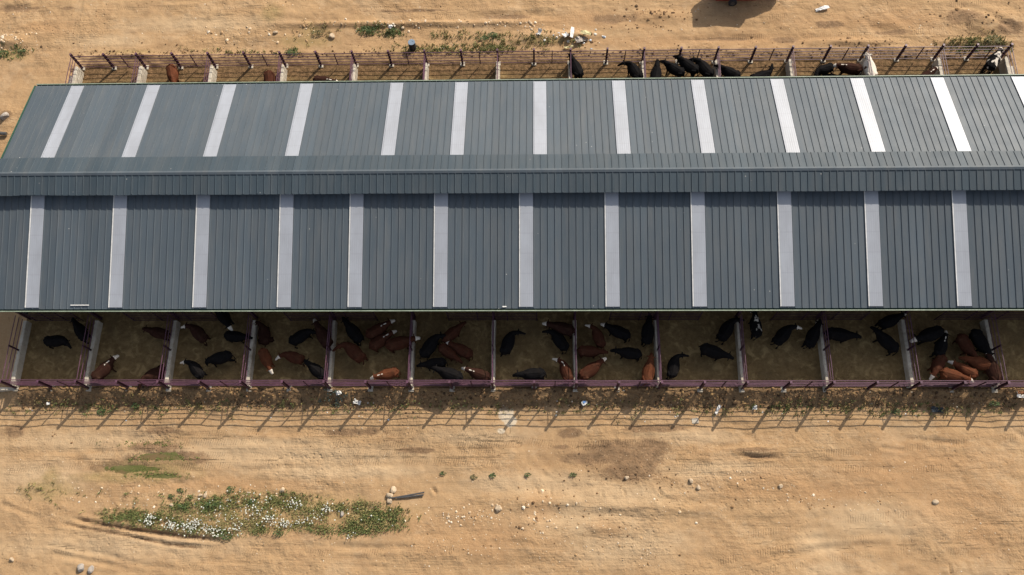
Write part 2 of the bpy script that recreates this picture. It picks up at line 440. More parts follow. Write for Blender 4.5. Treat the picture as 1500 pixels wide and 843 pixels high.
MOUNDS = [  # px, py, rx, ry, height m
    (350, 755, 250, 36, 0.08), (800, 770, 70, 36, 0.18), (890, 772, 40, 14, 0.15), (830, 735, 120, 14, 0.2), (960, 745, 90, 10, 0.15),
    (900, 685, 50, 14, 0.08), (1110, 659, 45, 9, 0.2), (590, 35, 220, 7, 0.25), (790, 55, 60, 16, 0.25), (845, 52, 40, 10, 0.22),
    (1440, 30, 60, 26, 0.35), (960, 24, 50, 14, 0.2), (15, 60, 40, 14, 0.3), (0, 165, 20, 12, 0.3), (420, 25, 60, 25, 0.15), (1250, 62, 80, 8, 0.2),
    (190, 83, 70, 6, 0.25), (1430, 62, 60, 8, 0.3), (120, 700, 80, 14, 0.06), (720, 805, 140, 18, 0.12)]
PUD = [(235, 671, 54, 9.5), (197, 688, 54, 8.0), (240, 698, 36, 4)]
def ground_z(x, y):
    x = np.asarray(x, float); y = np.asarray(y, float)
    z = np.full(x.shape, GZ)
    bank = sstep(-1.5, 1.0, x) * (1 - sstep(78.5, 81, x)) * sstep(-1.45, -0.22, y + 0.5 * (fbm(x * 0.5, y * 0.3, 3, 17) - 0.5))
    z = z + (-0.02 - GZ) * np.maximum(sstep(10, 26, y), bank)
    inb = (x > -0.6) & (x < 78.4)
    und = (fbm(x * 0.15, y * 0.15, 3, 3) - 0.5) * 0.35 + (fbm(x * 0.7, y * 0.9, 4, 9) - 0.5) * 0.16 + (fbm(x * 0.25, y * 1.6, 3, 21) - 0.5) * 0.05 + (fbm(x * 1.9, y * 2.3, 3, 27) - 0.5) * 0.085 * sstep(0.35, 0.6, fbm(x * 0.12, y * 0.2, 3, 37))
    far = sstep(0.5, 2.5, np.maximum(-y, y - 27.6))
    z = z + und * np.where(inb, far, np.clip(sstep(0.0, 4, -x) + sstep(78.5, 81, x), 0.3, 1))
    vis = (y < 0.3) | (y > 26)
    if vis.any():
        for pts, hw, dep in RUTS:
            d, al, L = pl_dist(x, y, pts)
            e = sstep(0, 0.12, al / L) * sstep(0, 0.25, 1 - al / L)
            wob = 0.7 + 0.6 * vnoise(x * 1.3, y * 1.3, 5)
            z = z - dep * e * np.exp(-(d / hw) ** 2) * wob + dep * 0.45 * e * np.exp(-((d - 2.0 * hw) / hw) ** 2)
        for px, py, rx, ry, h in MOUNDS:
            z = z + h * ell(x, y, px, py, rx, ry) * (0.5 + fbm(x * 0.8, y * 0.8, 3, 31))
    # dung and soil thrown out along the front fence
    band = sstep(-1.9, -0.9, y) * (1 - sstep(-0.12, 0.05, y)) * sstep(0.2, 2.0, x) * (0.45 + 0.55 * sstep(0.42, 0.55, fbm(x * 0.35, y * 0.2, 3, 91))) * (1 - sstep(78, 79, x))
    z = z + band * (0.02 + 0.40 * np.maximum(fbm(x * 1.1, y * 1.4, 4, 41) - 0.38, 0) + 0.30 * (fbm(x * 3.2, y * 3.2, 3, 51) - 0.4))
    band2 = sstep(27.6, 27.9, y) * (1 - sstep(28.3, 29.4, y)) * inb
    z = z + band2 * (0.05 + 0.4 * np.maximum(fbm(x * 0.9, y * 1.4, 4, 61) - 0.4, 0) + 0.1 * (fbm(x * 3, y * 3, 3, 71) - 0.4))
    # keep it under the pen floor
    for px, py, rx, ry in PUD:
        cx, cy = at(px, py, GZ); w_ = ell(x, y, px, py, rx * 1.5, ry * 2.0)
        flat = GZ + 0.02 + 0.16 * (fbm(x * 1.1, y * 2.6, 5, 44) - 0.5) + 0.08 * (fbm(x * 4.0, y * 5.0, 3, 48) - 0.5)
        flat = flat - 0.105 * sstep(0.25, 0.9, ell(x, y, px, py, rx, ry))
        z = z + (flat - z) * sstep(0, 0.5, w_)
    under = inb & (y > -0.10) & (y < 27.55)
    z = np.where(under, np.minimum(z, -0.12) - 0.1, z)
    return z
def gz(x, y):
    return float(ground_z(np.array([x]), np.array([y]))[0])
def on_ground(px, py):
    z = GZ if py > 400 else 0.0
    for _ in range(3):
        x, y = at(px, py, z); z = gz(x, y)
    return x, y, z

def axis(segs):
    out = []
    for a, b, st in segs:
        n_ = max(1, int(round((b - a) / st)))
        out += list(np.linspace(a, b, n_, endpoint=False))
    out.append(segs[-1][1])
    return np.array(out)
def grid_mesh(name, xs_, ys_, zf, mat, attrs):
    X, Y = np.meshgrid(xs_, ys_)
    Z = zf(X, Y)
    nx, ny = len(xs_), len(ys_)
    me = bpy.data.meshes.new(name)
    me.vertices.add(nx * ny)
    me.vertices.foreach_set('co', np.stack([X, Y, Z], -1).astype(np.float32).ravel())
    idx = np.arange(nx * ny).reshape(ny, nx)
    q = np.stack([idx[:-1, :-1], idx[:-1, 1:], idx[1:, 1:], idx[1:, :-1]], -1).reshape(-1, 4)
    me.loops.add(q.size); me.loops.foreach_set('vertex_index', q.ravel().astype(np.int32))
    me.polygons.add(len(q)); me.polygons.foreach_set('loop_start', np.arange(0, q.size, 4, dtype=np.int32))
    me.polygons.foreach_set('use_smooth', np.ones(len(q), bool))
    me.update(calc_edges=True); me.validate()
    for k, v in attrs(X, Y).items():
        a = me.attributes.new(k, 'FLOAT', 'POINT'); a.data.foreach_set('value', v.astype(np.float32).ravel())
    me.materials.append(MAT[mat])
    o = bpy.data.objects.new(name, me); COL.objects.link(o)
    return o
WET = [(600, 0, 0, 0), (905, 658, 60, 16), (920, 690, 56, 22), (880, 672, 66, 13), (955, 655, 36, 18), (935, 675, 50, 20), (835, 635, 22, 10), (822, 655, 16, 5), (510, 634, 46, 7),
       (238, 631, 40, 7), (1105, 659, 40, 4), (1115, 670, 26, 3), (215, 684, 80, 22), (280, 672, 40, 12), (150, 686, 26, 7), (230, 655, 50, 10), (240, 700, 50, 7), (545, 632, 16, 8), (960, 628, 60, 7), (250, 670, 70, 12),
       (25, 12, 50, 8), (1410, 25, 40, 20), (1310, 47, 40, 7), (1215, 35, 30, 10), (745, 24, 60, 6), (1150, 58, 30, 8), (1060, 57, 70, 5), (1480, 40, 30, 20), (610, 660, 40, 6), (600, 15, 80, 4),
       (100, 12, 20, 5), (470, 40, 20, 10), (900, 28, 50, 14), (8, 170, 16, 12), (20, 632, 20, 14)]
PALE = [(740, 820, 0, 0), (800, 710, 150, 22), (900, 725, 110, 24), (860, 760, 120, 34), (920, 800, 110, 34), (1200, 795, 40, 24), (1215, 835, 40, 14), (400, 665, 260, 20), (120, 645, 140, 18),
        (380, 650, 140, 12), (1060, 690, 120, 14), (500, 690, 180, 14), (180, 800, 200, 24), (60, 700, 80, 30), (700, 640, 90, 14), (300, 35, 160, 20), (1010, 640, 90, 12), (160, 60, 90, 16), (1300, 760, 120, 30)]
ORANGE = [(600, 770, 80, 20), (700, 790, 120, 40), (790, 745, 30, 26), (890, 775, 30, 16), (1350, 680, 140, 30), (1440, 780, 60, 40), (1300, 700, 130, 24), (1040, 60, 300, 18), (860, 30, 180, 22), (1300, 30, 140, 24),
          (60, 40, 60, 14), (1130, 700, 90, 16), (470, 770, 160, 20), (300, 710, 160, 12), (1400, 740, 100, 50), (1200, 720, 160, 20), (640, 100, 800, 14)]
OLIVE = [(400, 20, 24, 22), (70, 718, 46, 16), (75, 700, 16, 20), (220, 690, 80, 20), (450, 60, 60, 16), (640, 75, 120, 8), (460, 45, 30, 12), (400, 750, 200, 28), (190, 758, 50, 12), (300, 765, 70, 20), (540, 760, 60, 20), (190, 77, 60, 6), (1430, 60, 60, 10), (20, 80, 30, 14), (800, 60, 60, 10), (170, 700, 70, 10)]
TRACKS = [  # photo polyline, half width m, strength
    ([(0, 652), (120, 646), (260, 650), (420, 646), (600, 652), (760, 650)], .26, .9), ([(0, 690), (110, 682), (280, 684), (470, 678), (640, 676), (800, 682)], .26, 1.0),
    ([(60, 668), (180, 664), (330, 668), (520, 664), (720, 664)], .24, .7), ([(250, 638), (400, 632), (600, 636), (740, 640)], .22, .6),
    ([(600, 628), (800, 650), (980, 660), (1140, 668), (1300, 660), (1500, 640)], .25, .7), ([(860, 678), (1000, 686), (1150, 684), (1330, 690), (1500, 676)], .25, .8), ([(850, 655), (905, 650), (975, 652)], .3, 1.0),
    ([(0, 742), (80, 762), (200, 790), (330, 808), (500, 812), (660, 806)], .24, .8), ([(0, 770), (90, 790), (220, 818), (360, 838), (420, 850)], .24, .8), ([(40, 800), (140, 824), (220, 846)], .22, .8), ([(0, 822), (60, 836), (90, 850)], .22, .7),
    ([(1040, 826), (1140, 806), (1240, 792), (1400, 786), (1500, 790)], .26, .8), ([(1080, 846), (1200, 820), (1330, 806), (1500, 812)], .26, .6), ([(900, 800), (1060, 790), (1250, 760), (1500, 742)], .25, .5),
    ([(0, 22), (200, 12), (420, 16), (640, 8), (800, 14)], .28, .6), ([(640, 24), (800, 28), (980, 20)], .28, .7), ([(950, 60), (1100, 54), (1300, 50), (1420, 40)], .28, .7), ([(1130, 26), (1300, 14), (1440, 4)], .28, .6), ([(0, 48), (160, 40), (330, 44)], .26, .5)]
def g_attrs(X, Y):
    def many(L):
        m = np.zeros(X.shape)
        for e in L:
            if e[2]: m = np.maximum(m, ell(X, Y, *e))
        return m
    inb = sstep(0.0, 1.5, X) * (1 - sstep(77.8, 79, X))
    rim = 0.5 * (fbm(X * 0.5, Y * 0.5, 4, 15) - 0.5)
    clod = np.maximum(sstep(-2.0 - rim, -0.95, Y) * (1 - sstep(0.0, 0.4, Y)), sstep(27.3, 27.6, Y) * (1 - sstep(28.3 + 2 * rim, 29.4 + 2 * rim, Y))) * inb
    cem = np.zeros(X.shape)
    for e in [(741, 608, 15, 15), (735, 632, 9, 6), (748, 618, 14, 10)]:
        cem = np.maximum(cem, ell(X, Y, *e))
    rut_shade = np.zeros(X.shape)  # shade below the bank, painted dark into the rut hollows
    for pts, hw, dep in RUTS:
        d, al, L = pl_dist(X, Y, pts)
        if dep >= 0.1 and dep < .3 and pts[0][0] < 160: rut_shade = np.maximum(rut_shade, 0.75 * np.exp(-(d / (hw * 1.2)) ** 2) * sstep(0, 0.2, al / L) * sstep(0, 0.2, 1 - al / L))
    best = np.full(X.shape, 1e9); tu = np.zeros(X.shape); tv = np.full(X.shape, 5.0); ts = np.zeros(X.shape)
    for pts, hw, st in TRACKS:
        P_ = [at(a, b, GZ if b > 400 else 0) for a, b in pts]; acc = 0
        for (x0, y0), (x1, y1) in zip(P_[:-1], P_[1:]):
            L = math.hypot(x1 - x0, y1 - y0); q = ((X - x0) * (x1 - x0) + (Y - y0) * (y1 - y0)) / (L * L)
            t = np.clip(q, 0, 1); sd = ((X - x0) * (y1 - y0) - (Y - y0) * (x1 - x0)) / L
            d = np.hypot(X - x0 - t * (x1 - x0), Y - y0 - t * (y1 - y0)) / hw
            m_ = d < best
            best = np.where(m_, d, best); tu = np.where(m_, acc + q * L, tu); tv = np.where(m_, np.where(np.abs(q - .5) > .5, np.maximum(d, np.abs(sd) / hw), sd / hw), tv); ts = np.where(m_, st, ts)
            acc += L
    return dict(tu=tu, tv=tv, ts=ts, wet_and_shade=np.maximum(many(WET), rut_shade), pale=many(PALE), orange=many(ORANGE), olive=many(OLIVE), cement=cem, clod=clod)
gxs = axis([(-600, -60, 60), (-60, -12, 4), (-12, 84, 0.12), (84, 140, 4), (140, 700, 60)])
gys = axis([(-600, -60, 60), (-60, -15, 4), (-15, -2, 0.13), (-2, 0.4, 0.075), (0.4, 26.4, 0.8), (26.4, 29.4, 0.1), (29.4, 38.4, 0.14), (38.4, 100, 4), (100, 800, 70)])
tag(grid_mesh('ground', gxs, gys, ground_z, 'sand', g_attrs), kind='structure')
def floor_z(X, Y):
    z = 0.04 * (fbm(X * 1.2, Y * 1.2, 4, 5) - 0.5) + 0.05 * (fbm(X * 3.5, Y * 3.5, 3, 15) - 0.5) + 0.10 * (fbm(X * 0.35, Y * 0.35, 2, 25) - 0.5)
    return z - 0.03
tag(grid_mesh('pen_floor', axis([(0.2, 77.7, 0.16)]), axis([(-0.1, 5.4, 0.16), (5.4, 22.4, 0.8), (22.4, 27.6, 0.14)]), floor_z, 'floor',
              lambda X, Y: dict(edge=np.clip(sstep(25.9, 26.9, Y + 0.8 * (fbm(X * 0.6, Y * 0.6, 3, 2) - 0.5)) + 0.6 * sstep(0.5, 0.0, Y), 0, 1))), kind='structure')
m = MB(); m.box(-1.9, 78.2, -0.34, -0.105, -0.6, -0.07)
tag(m.build('concrete_kerb', 'concrete', bevel=0.02), kind='structure')

# puddles -----------------------------------------------------------
def puddle(px, py, rx, ry, seed):
    cx, cy, cz = on_ground(px, py)
    rr = random.Random(seed); m = MB(); n_ = 48
    ph = [rr.uniform(0, 6.28) for _ in range(4)]
    ring = []
    for k in range(n_):
        a = 2 * math.pi * k / n_
        q = 1 + 0.10 * math.sin(3 * a + ph[0]) + 0.10 * math.sin(5 * a + ph[1]) + 0.06 * math.sin(9 * a + ph[2]) + 0.04 * math.sin(17 * a + ph[3])
        ring.append((cx + 1.45 * rx / PXM * q * math.cos(a) * (1 + 0.1 * math.cos(a)), cy + 1.6 * ry / PXM * q * math.sin(a)))
    zt = GZ - 0.020 - 0.005 * seed
    zb = GZ - 0.4
    m.add([(x, y, zt) for x, y in ring] + [(x, y, zb) for x, y in ring],
          [tuple(range(n_))] + [(k, (k + 1) % n_, n_ + (k + 1) % n_, n_ + k) for k in range(n_)])
    return tag(m.build('puddle', 'algae'), kind='structure')
puddle(235, 671, 48, 8, 1)
puddle(197, 688, 48, 7, 2)
puddle(240, 698, 24, 2.8, 4)

# ------------------------------------------------------------------ barn
SA = 1.0082
X0R = 39.4 * (1 - SA) + 3.03           # panel phase
XL, XRr = -0.25, 78.1
YS, YN, ZE, MS = 4.66, 23.02, 4.30, 0.25
YM = (YS + YN) / 2
ZR = ZE + MS * (YM - YS)
barn = tag(empty('cattle_barn', (39, YM, 0)), 'long open cattle barn with slate grey ribbed steel roof and pale skylight strips', 'barn')
BO = Vector((-39, -YM, 0))
def bpart(mb, name, mat, parent=None, **k):
    o = mb.build(name, mat, parent or barn, **k)
    o.location = BO if parent is None else (0, 0, 0)
    return o
ribs = [X0R + SA * 0.5 * j for j in range(-6, 152)]
ribs = [x for x in ribs if XL + 0.15 < x < XRr - 0.15]
def slope(y0, z0, y1, z1, xa=XL, xb=XRr, th=0.07, rh=0.05, rb=0.045, rt=0.02, shift=0.0, jitter=0.0):
    jr = random.Random(int(abs(y0) * 100)); jl = [jr.uniform(-jitter, jitter) for _ in range(200)]
    prof = [(xa, 0)]
    for x in ribs:
        x += shift
        if x < xa + 0.1 or x > xb - 0.1: continue
        prof += [(x - rb, 0), (x - rt, rh), (x + rt, rh), (x + rb, 0)]
    prof.append((xb, 0))
    m = MB(); n_ = len(prof)
    sg = 1 if y1 > y0 else -1
    vs_ = [(x, y0 + jl[int((x - X0R + 4) / SA)], z0 + h + sg * (z1 - z0) / (y1 - y0) * sg * jl[int((x - X0R + 4) / SA)]) for x, h in prof] + [(x, y1, z1 + h) for x, h in prof]
    vs_ += [(xa, y0, z0 - th), (xb, y0, z0 - th), (xa, y1, z1 - th), (xb, y1, z1 - th)]
    fs_ = [(i, i + 1, n_ + i + 1, n_ + i) for i in range(n_ - 1)]
    b = 2 * n_
    fs_ += [(b, b + 2, b + 3, b + 1), tuple(range(n_)) + (b + 1, b), tuple(range(n_, 2 * n_)) + (b + 3, b + 2), (0, n_, b + 2, b), (n_ - 1, b + 1, b + 3, 2 * n_ - 1)]
    m.add(vs_, fs_)
    return m
tag(bpart(slope(YS - 0.1, ZE - 0.025, YM - 0.25, ZR - 0.0625), 'roof_slope', 'roof'), 'darker front roof slope facing the sandy yard')
tag(bpart(slope(YN + 0.1, ZE - 0.025, YM + 0.25, ZR - 0.0625), 'roof_slope', 'roof'), 'lighter back roof slope')
CWD, CM, CG = 1.5, 0.29, 0.62
zp = ZR + CG
rc = bpart(slope(YM - CWD, zp - CM * CWD, YM - 0.01, zp - CM * 0.01, XL - 0.05, XRr + 0.05, 0.05, 0.045, jitter=.035), 'ridge_cap', 'cap')
bpart(slope(YM + CWD, zp - CM * CWD, YM + 0.01, zp - CM * 0.01, XL - 0.05, XRr + 0.05, 0.05, 0.045, jitter=.05), 'cap_slope', 'cap', rc)
m = MB()
m.add([(XL - .06, YM - .16, zp - .0), (XRr + .06, YM - .16, zp - .0), (XRr + .06, YM, zp + .07), (XL - .06, YM, zp + .07), (XRr + .06, YM + .16, zp), (XL - .06, YM + .16, zp)],
      [(0, 1, 2, 3), (3, 2, 4, 5), (0, 3, 5), (1, 4, 2), (0, 5, 4, 1)])
bpart(m, 'ridge_flashing', 'roof', rc)
for k in range(14):                                       # posts carrying the raised cap
    for sd_ in (-1, 1):
        x = min(max(6 * k, 0.4), 77.5); y = YM + sd_ * 1.0
        m = MB(); m.box(x - .05, x + .05, y - .05, y + .05, ZR - MS * 1.0 - .05, zp - CM * 1.0 - .03)
        bpart(m, 'cap_support', 'purple_dark', rc)
def skylight(x, yA, yB, side, flange=True):
    zA = ZE + MS * abs(yA - (YS if side < 0 else YN)); zB = ZE + MS * abs(yB - (YS if side < 0 else YN))
    wd = SA; n_ = 12; m = MB(); vs_ = []; h0 = 0.062
    if side > 0: pass
    for y, z in ((yA, zA), (yB, zB)):
        for i in range(n_ + 1):
            vs_.append((x + 0.05 + (wd - 0.10) * i / n_, y, z + h0 + 0.003 * (i % 2)))
    for y, z in ((yA, zA), (yB, zB)):
        vs_ += [(x + 0.05, y, z + 0.003), (x + wd - 0.05, y, z + 0.003)]
    N1 = n_ + 1; b = 2 * N1
    fs_ = [(i, i + 1, N1 + i + 1, N1 + i) for i in range(n_)]
    fs_ += [tuple(range(N1)) + (b + 1, b), tuple(range(N1, 2 * N1)) + (b + 3, b + 2), (0, N1, b + 2, b), (n_, b + 1, b + 3, 2 * N1 - 1), (b, b + 1, b + 3, b + 2)]
    m.add(vs_, fs_)
    o = bpart(m, 'skylight', 'skylight')
    m2 = MB()
    e = x - 0.03
    for xe in (e,):
        m2.add([(xe, yA, zA + .05), (xe + .07, yA, zA + .05), (xe + .07, yA, zA + .085), (xe, yA, zA + .085),
                (xe, yB, zB + .05), (xe + .07, yB, zB + .05), (xe + .07, yB, zB + .085), (xe, yB, zB + .085)],
               [(3, 2, 1, 0), (4, 5, 6, 7), (0, 1, 5, 4), (1, 2, 6, 5), (2, 3, 7, 6), (3, 0, 4, 7)])
    f = bpart(m2, 'edge_strip', 'white_trim' if side < 0 else 'skylight', o)
    return o
for k in [6 * i for i in range(4)] + [6 * i - 1 for i in range(4, 13)]:
    skylight(X0R + SA * k, YS, YM - 0.4, -1)
for i in range(13):
    k = 6 * i + (1 if i == 4 else 0)
    skylight(X0R + SA * k, YN, YM + 0.4, 1)
for y, s in ((YS, -1), (YN, 1)):                          # gutters: open channel with pale lip
    m = MB(); ya, yb = y + s * 0.105, y + s * 0.24
    ya, yb = min(ya, yb), max(ya, yb)
    zt = ZE - 0.05
    m.box(XL, XRr, ya, yb, zt - .15, zt - .135)
    m.box(XL, XRr, ya, ya + .012, zt - .134, zt); m.box(XL, XRr, yb - .012, yb, zt - .134, zt)
    gt = bpart(m, 'gutter', 'dgreen')
    m = MB(); yl = y + s * 0.25
    m.box(XL, XRr, yl - .035, yl + .035, zt + .002, zt + .03)
    bpart(m, 'gutter_lip', 'trim', gt)
for x in (XL - .045, XRr + .045):                         # verge trims
    for s in (-1, 1):
        y0 = YM + s * (YM - YS + .1)
        m = MB(); m.add([(x - .04, y0, ZE - .17), (x + .04, y0, ZE - .17), (x + .04, y0, ZE + .05), (x - .04, y0, ZE + .05),
                         (x - .04, YM + s * .3, ZR - .22), (x + .04, YM + s * .3, ZR - .22), (x + .04, YM + s * .3, ZR), (x - .04, YM + s * .3, ZR)],
                        [(3, 2, 1, 0), (4, 5, 6, 7), (0, 1, 5, 4), (1, 2, 6, 5), (2, 3, 7, 6), (3, 0, 4, 7)])
        bpart(m, 'verge_trim', 'dgreen')
DIV = [0.5] + [6.0 * k for k in range(1, 13)] + [77.4]
for x in DIV:
    for y in (5.22, YN - 0.5):
        m = MB(); m.hbeam(x, y, -.1, ZE + MS * 0.3 - .2, .16, .2, .02)
        bpart(m, 'column', 'purple_dark')
    for s in (-1, 1):
        y0 = YM + s * (YM - YS - .35)
        m = MB(); z0 = ZE + MS * .35 - .1; z1 = ZR - .12
        m.add([(x - .08, y0, z0 - .28), (x + .08, y0, z0 - .28), (x + .08, y0, z0), (x - .08, y0, z0), (x - .08, YM + s * .02, z1 - .28), (x + .08, YM + s * .02, z1 - .28), (x + .08, YM + s * .02, z1), (x - .08, YM + s * .02, z1)],
              [(3, 2, 1, 0), (4, 5, 6, 7), (0, 1, 5, 4), (1, 2, 6, 5), (2, 3, 7, 6), (3, 0, 4, 7)])
        bpart(m, 'rafter', 'purple_dark')

m = MB(); m.box(XL + .36, XRr - .36, 8.4, 8.5, -.2, 3.4)  # unseen inner wall, added to block light and darken the pens
bpart(m, 'shade_wall', 'concrete')
for x in (XL + .3, XRr - .3):                            # closed gable ends above a dwarf wall
    m = MB(); ya, yb = 5.6, YN - 1.0
    pr_ = [(ya, -.3), (ya, ZE + MS * (ya - YS) - .15), (YM, ZR - .2), (yb, ZE + MS * (YN - yb) - .15), (yb, -.3)]
    m.add([(x - .05, y, z) for y, z in pr_] + [(x + .05, y, z) for y, z in pr_], [(0, 1, 2, 3, 4), (9, 8, 7, 6, 5)] + [(k, (k + 1) % 5, 5 + (k + 1) % 5, 5 + k) for k in range(5)])
    bpart(m, 'gable_wall', 'cap')

# ------------------------------------------------------------------ fences
def wavy_rail(x0, x1, y, z, r, seed, jit=0.018):
    rr = random.Random(seed); n_ = int((x1 - x0) / 1.5) + 1
    pts = []
    for i in range(n_ + 1):
        x = x0 + (x1 - x0) * i / n_
        pts.append((x, y + rr.uniform(-jit, jit), z + rr.uniform(-jit, jit)))
    m = MB(); m.tube(pts, r, 6); return m
FH = 2.02
def long_fence(y, side, label, rails, group=None):
    fe = tag(empty('rail_fence', (39, y, 0)), label, 'fence')
    def p(mb, name, mat, par=None):
        o = mb.build(name, mat, par or fe); o.location = (-39, -y, 0) if par is None else (0, 0, 0); return o
    for i, z in enumerate(rails):
        p(wavy_rail(DIV[0] - .05, DIV[-1] + .05, y + side * 0.03, z, 0.030 if i < len(rails) - 1 else 0.036, i * 7 + int(y)), 'rail', 'purple')
    for i, x in enumerate(DIV):
        xs_ = [(x, 1)]
        if i < 13:
            xm = (x + DIV[i + 1]) / 2 + (0.5 if side > 0 else 0.0) * 0
            xs_.append((xm, 1)); xs_.append(((xm + DIV[i + 1]) / 2, 0))
        for xx, big_ in xs_:
            m = MB()
            if big_:
                m.hbeam(xx, y + side * .15, -.35, FH + .03, .15, .16, .02)
                po = p(m, 'post', 'purple_dark')
                m = MB(); m.box(xx - .08, xx + .08, y + side * .15 - .09, y + side * .15 + .09, FH + .033, FH + .05)
                p(m, 'cap_plate', 'purple', po)
                m = MB(); m.box(xx - .19, xx + .19, y + side * .2 - .2, y + side * .2 + .2, -.7, 0.05)
                p(m, 'footing', 'concrete', po)
            else:
                m.box(xx - .035, xx + .035, y + side * .09 - .03, y + side * .09 + .03, .2, FH - .12)
                p(m, 'bar', 'purple_dark')
    return fe
long_fence(-0.02, -1, 'long purple rail fence along the front of the pens beside the sandy yard', [.32, .62, .92, 1.2, 1.52, 1.97])
long_fence(27.45, 1, 'long purple rail fence along the back of the pens below the red wagon', [.4, .78, 1.16, 1.54, 1.92])
def divider(i, x, back):
    WH = 0.92 if back else 0.62
    wd = .30 if back else .28
    y0, y1 = (-.12, 4.86) if not back else (YN - .35, 27.2)
    if not back:
        lab = 'front pen divider of concrete with purple rails'
    else:
        lab = 'back pen divider of concrete with purple rails'
    if i == 0: lab += ' at the left end of the pens'
    elif i == 13: lab += ' at the right end of the pens'
    else: lab += ' between %s and %s pens' % (ORD[i], ORD[i + 1]) + ' from left'
    d = tag(empty('pen_divider', (x, (y0 + y1) / 2, 0)), lab, 'divider', 'concrete dividers between the pens')
    off = (-x, -(y0 + y1) / 2, 0)
    rr = random.Random(i + 50 * back)
    m = MB(); n_ = 26; rows = []
    for k in range(n_ + 1):
        y = y0 + (y1 - y0) * k / n_
        ja, jb, jz = rr.uniform(-.018, .018), rr.uniform(-.018, .018), rr.uniform(-.03, .02)
        tp = 0.0
        if back and k == n_: tp = .07
        rows.append([(x - wd / 2 - .02, y, -.3), (x - wd / 2 + ja + tp, y, WH + jz - .02), (x - wd / 2 + .03 + ja + tp, y, WH + .02 + jz), (x + wd / 2 - .03 + jb - tp, y, WH + .02 + jz), (x + wd / 2 + jb - tp, y, WH + jz - .02), (x + wd / 2 + .02, y, -.3)])
    vs_ = [q for r_ in rows for q in r_]
    fs_ = [(k * 6 + j, k * 6 + (j + 1) % 6, (k + 1) * 6 + (j + 1) % 6, (k + 1) * 6 + j) for k in range(n_) for j in range(6)]
    fs_ += [tuple(range(6)), tuple(n_ * 6 + j for j in range(6))]
    m.add(vs_, fs_)
    o = m.build('concrete_wall', 'concrete', d); o.location = off
    ya, yb = (0.06, 4.88) if not back else (YN - .3, 27.38)
    for z in ((1.2, 1.55, 1.9) if back else (0.98, 1.42, 1.88)):
        m = MB()
        m.tube([(x + rr.uniform(-.012, .012), ya + (yb - ya) * t / 4, z + rr.uniform(-.012, .012)) for t in range(5)], .032, 6)
        o = m.build('rail', 'purple', d); o.location = off
    for y in ((2.55,) if not back else (YN + .75,)):
        m = MB(); m.hbeam(x, y, WH, 1.96, .10, .11); o = m.build('post', 'purple_dark', d); o.location = off
    if i in (0, 13) and back:
        s = -1 if i == 0 else 1
        m = MB(); m.box(x + s * .62 - .16, x + s * .62 + .16, y0, y1 - .5, -.3, .35); o = m.build('buttress', 'concrete', d, bevel=.03); o.location = off
    return d
for i, x in enumerate(DIV):
    divider(i, x, False); divider(i, x, True)
for q, (xa, xb) in enumerate([(1.0, 4.6)] + [(12 * j - 3.4, 12 * j + 3.2) for j in range(1, 6)] + [(68.6, 75.2)]):
    k = q * 2
    lab = 'dark barred gate under the front eave ' + ('in the leftmost pen' if k == 0 else 'crossing the %s divider from left' % ORD[k + 1])
    gt = tag(empty('barred_gate', ((xa + xb) / 2, 4.99, 0)), lab, 'gate', 'gates under the front eave')
    off = (-(xa + xb) / 2, -4.99, 0)
    for z in (.3, .68, 1.06, 1.44, 1.82):
        m = MB(); m.tube([(xa, 4.99, z), ((xa + xb) / 2, 4.99 + .01, z), (xb, 4.99, z)], .026, 6)
        o = m.build('rail', 'purple_dark', gt); o.location = off
    for x in (xa, (xa * 2 + xb) / 3, (xa + 2 * xb) / 3, xb):
        m = MB(); m.box(x - .035, x + .035, 5.027, 5.08, -.06, 1.93); o = m.build('upright', 'purple_dark', gt); o.location = off

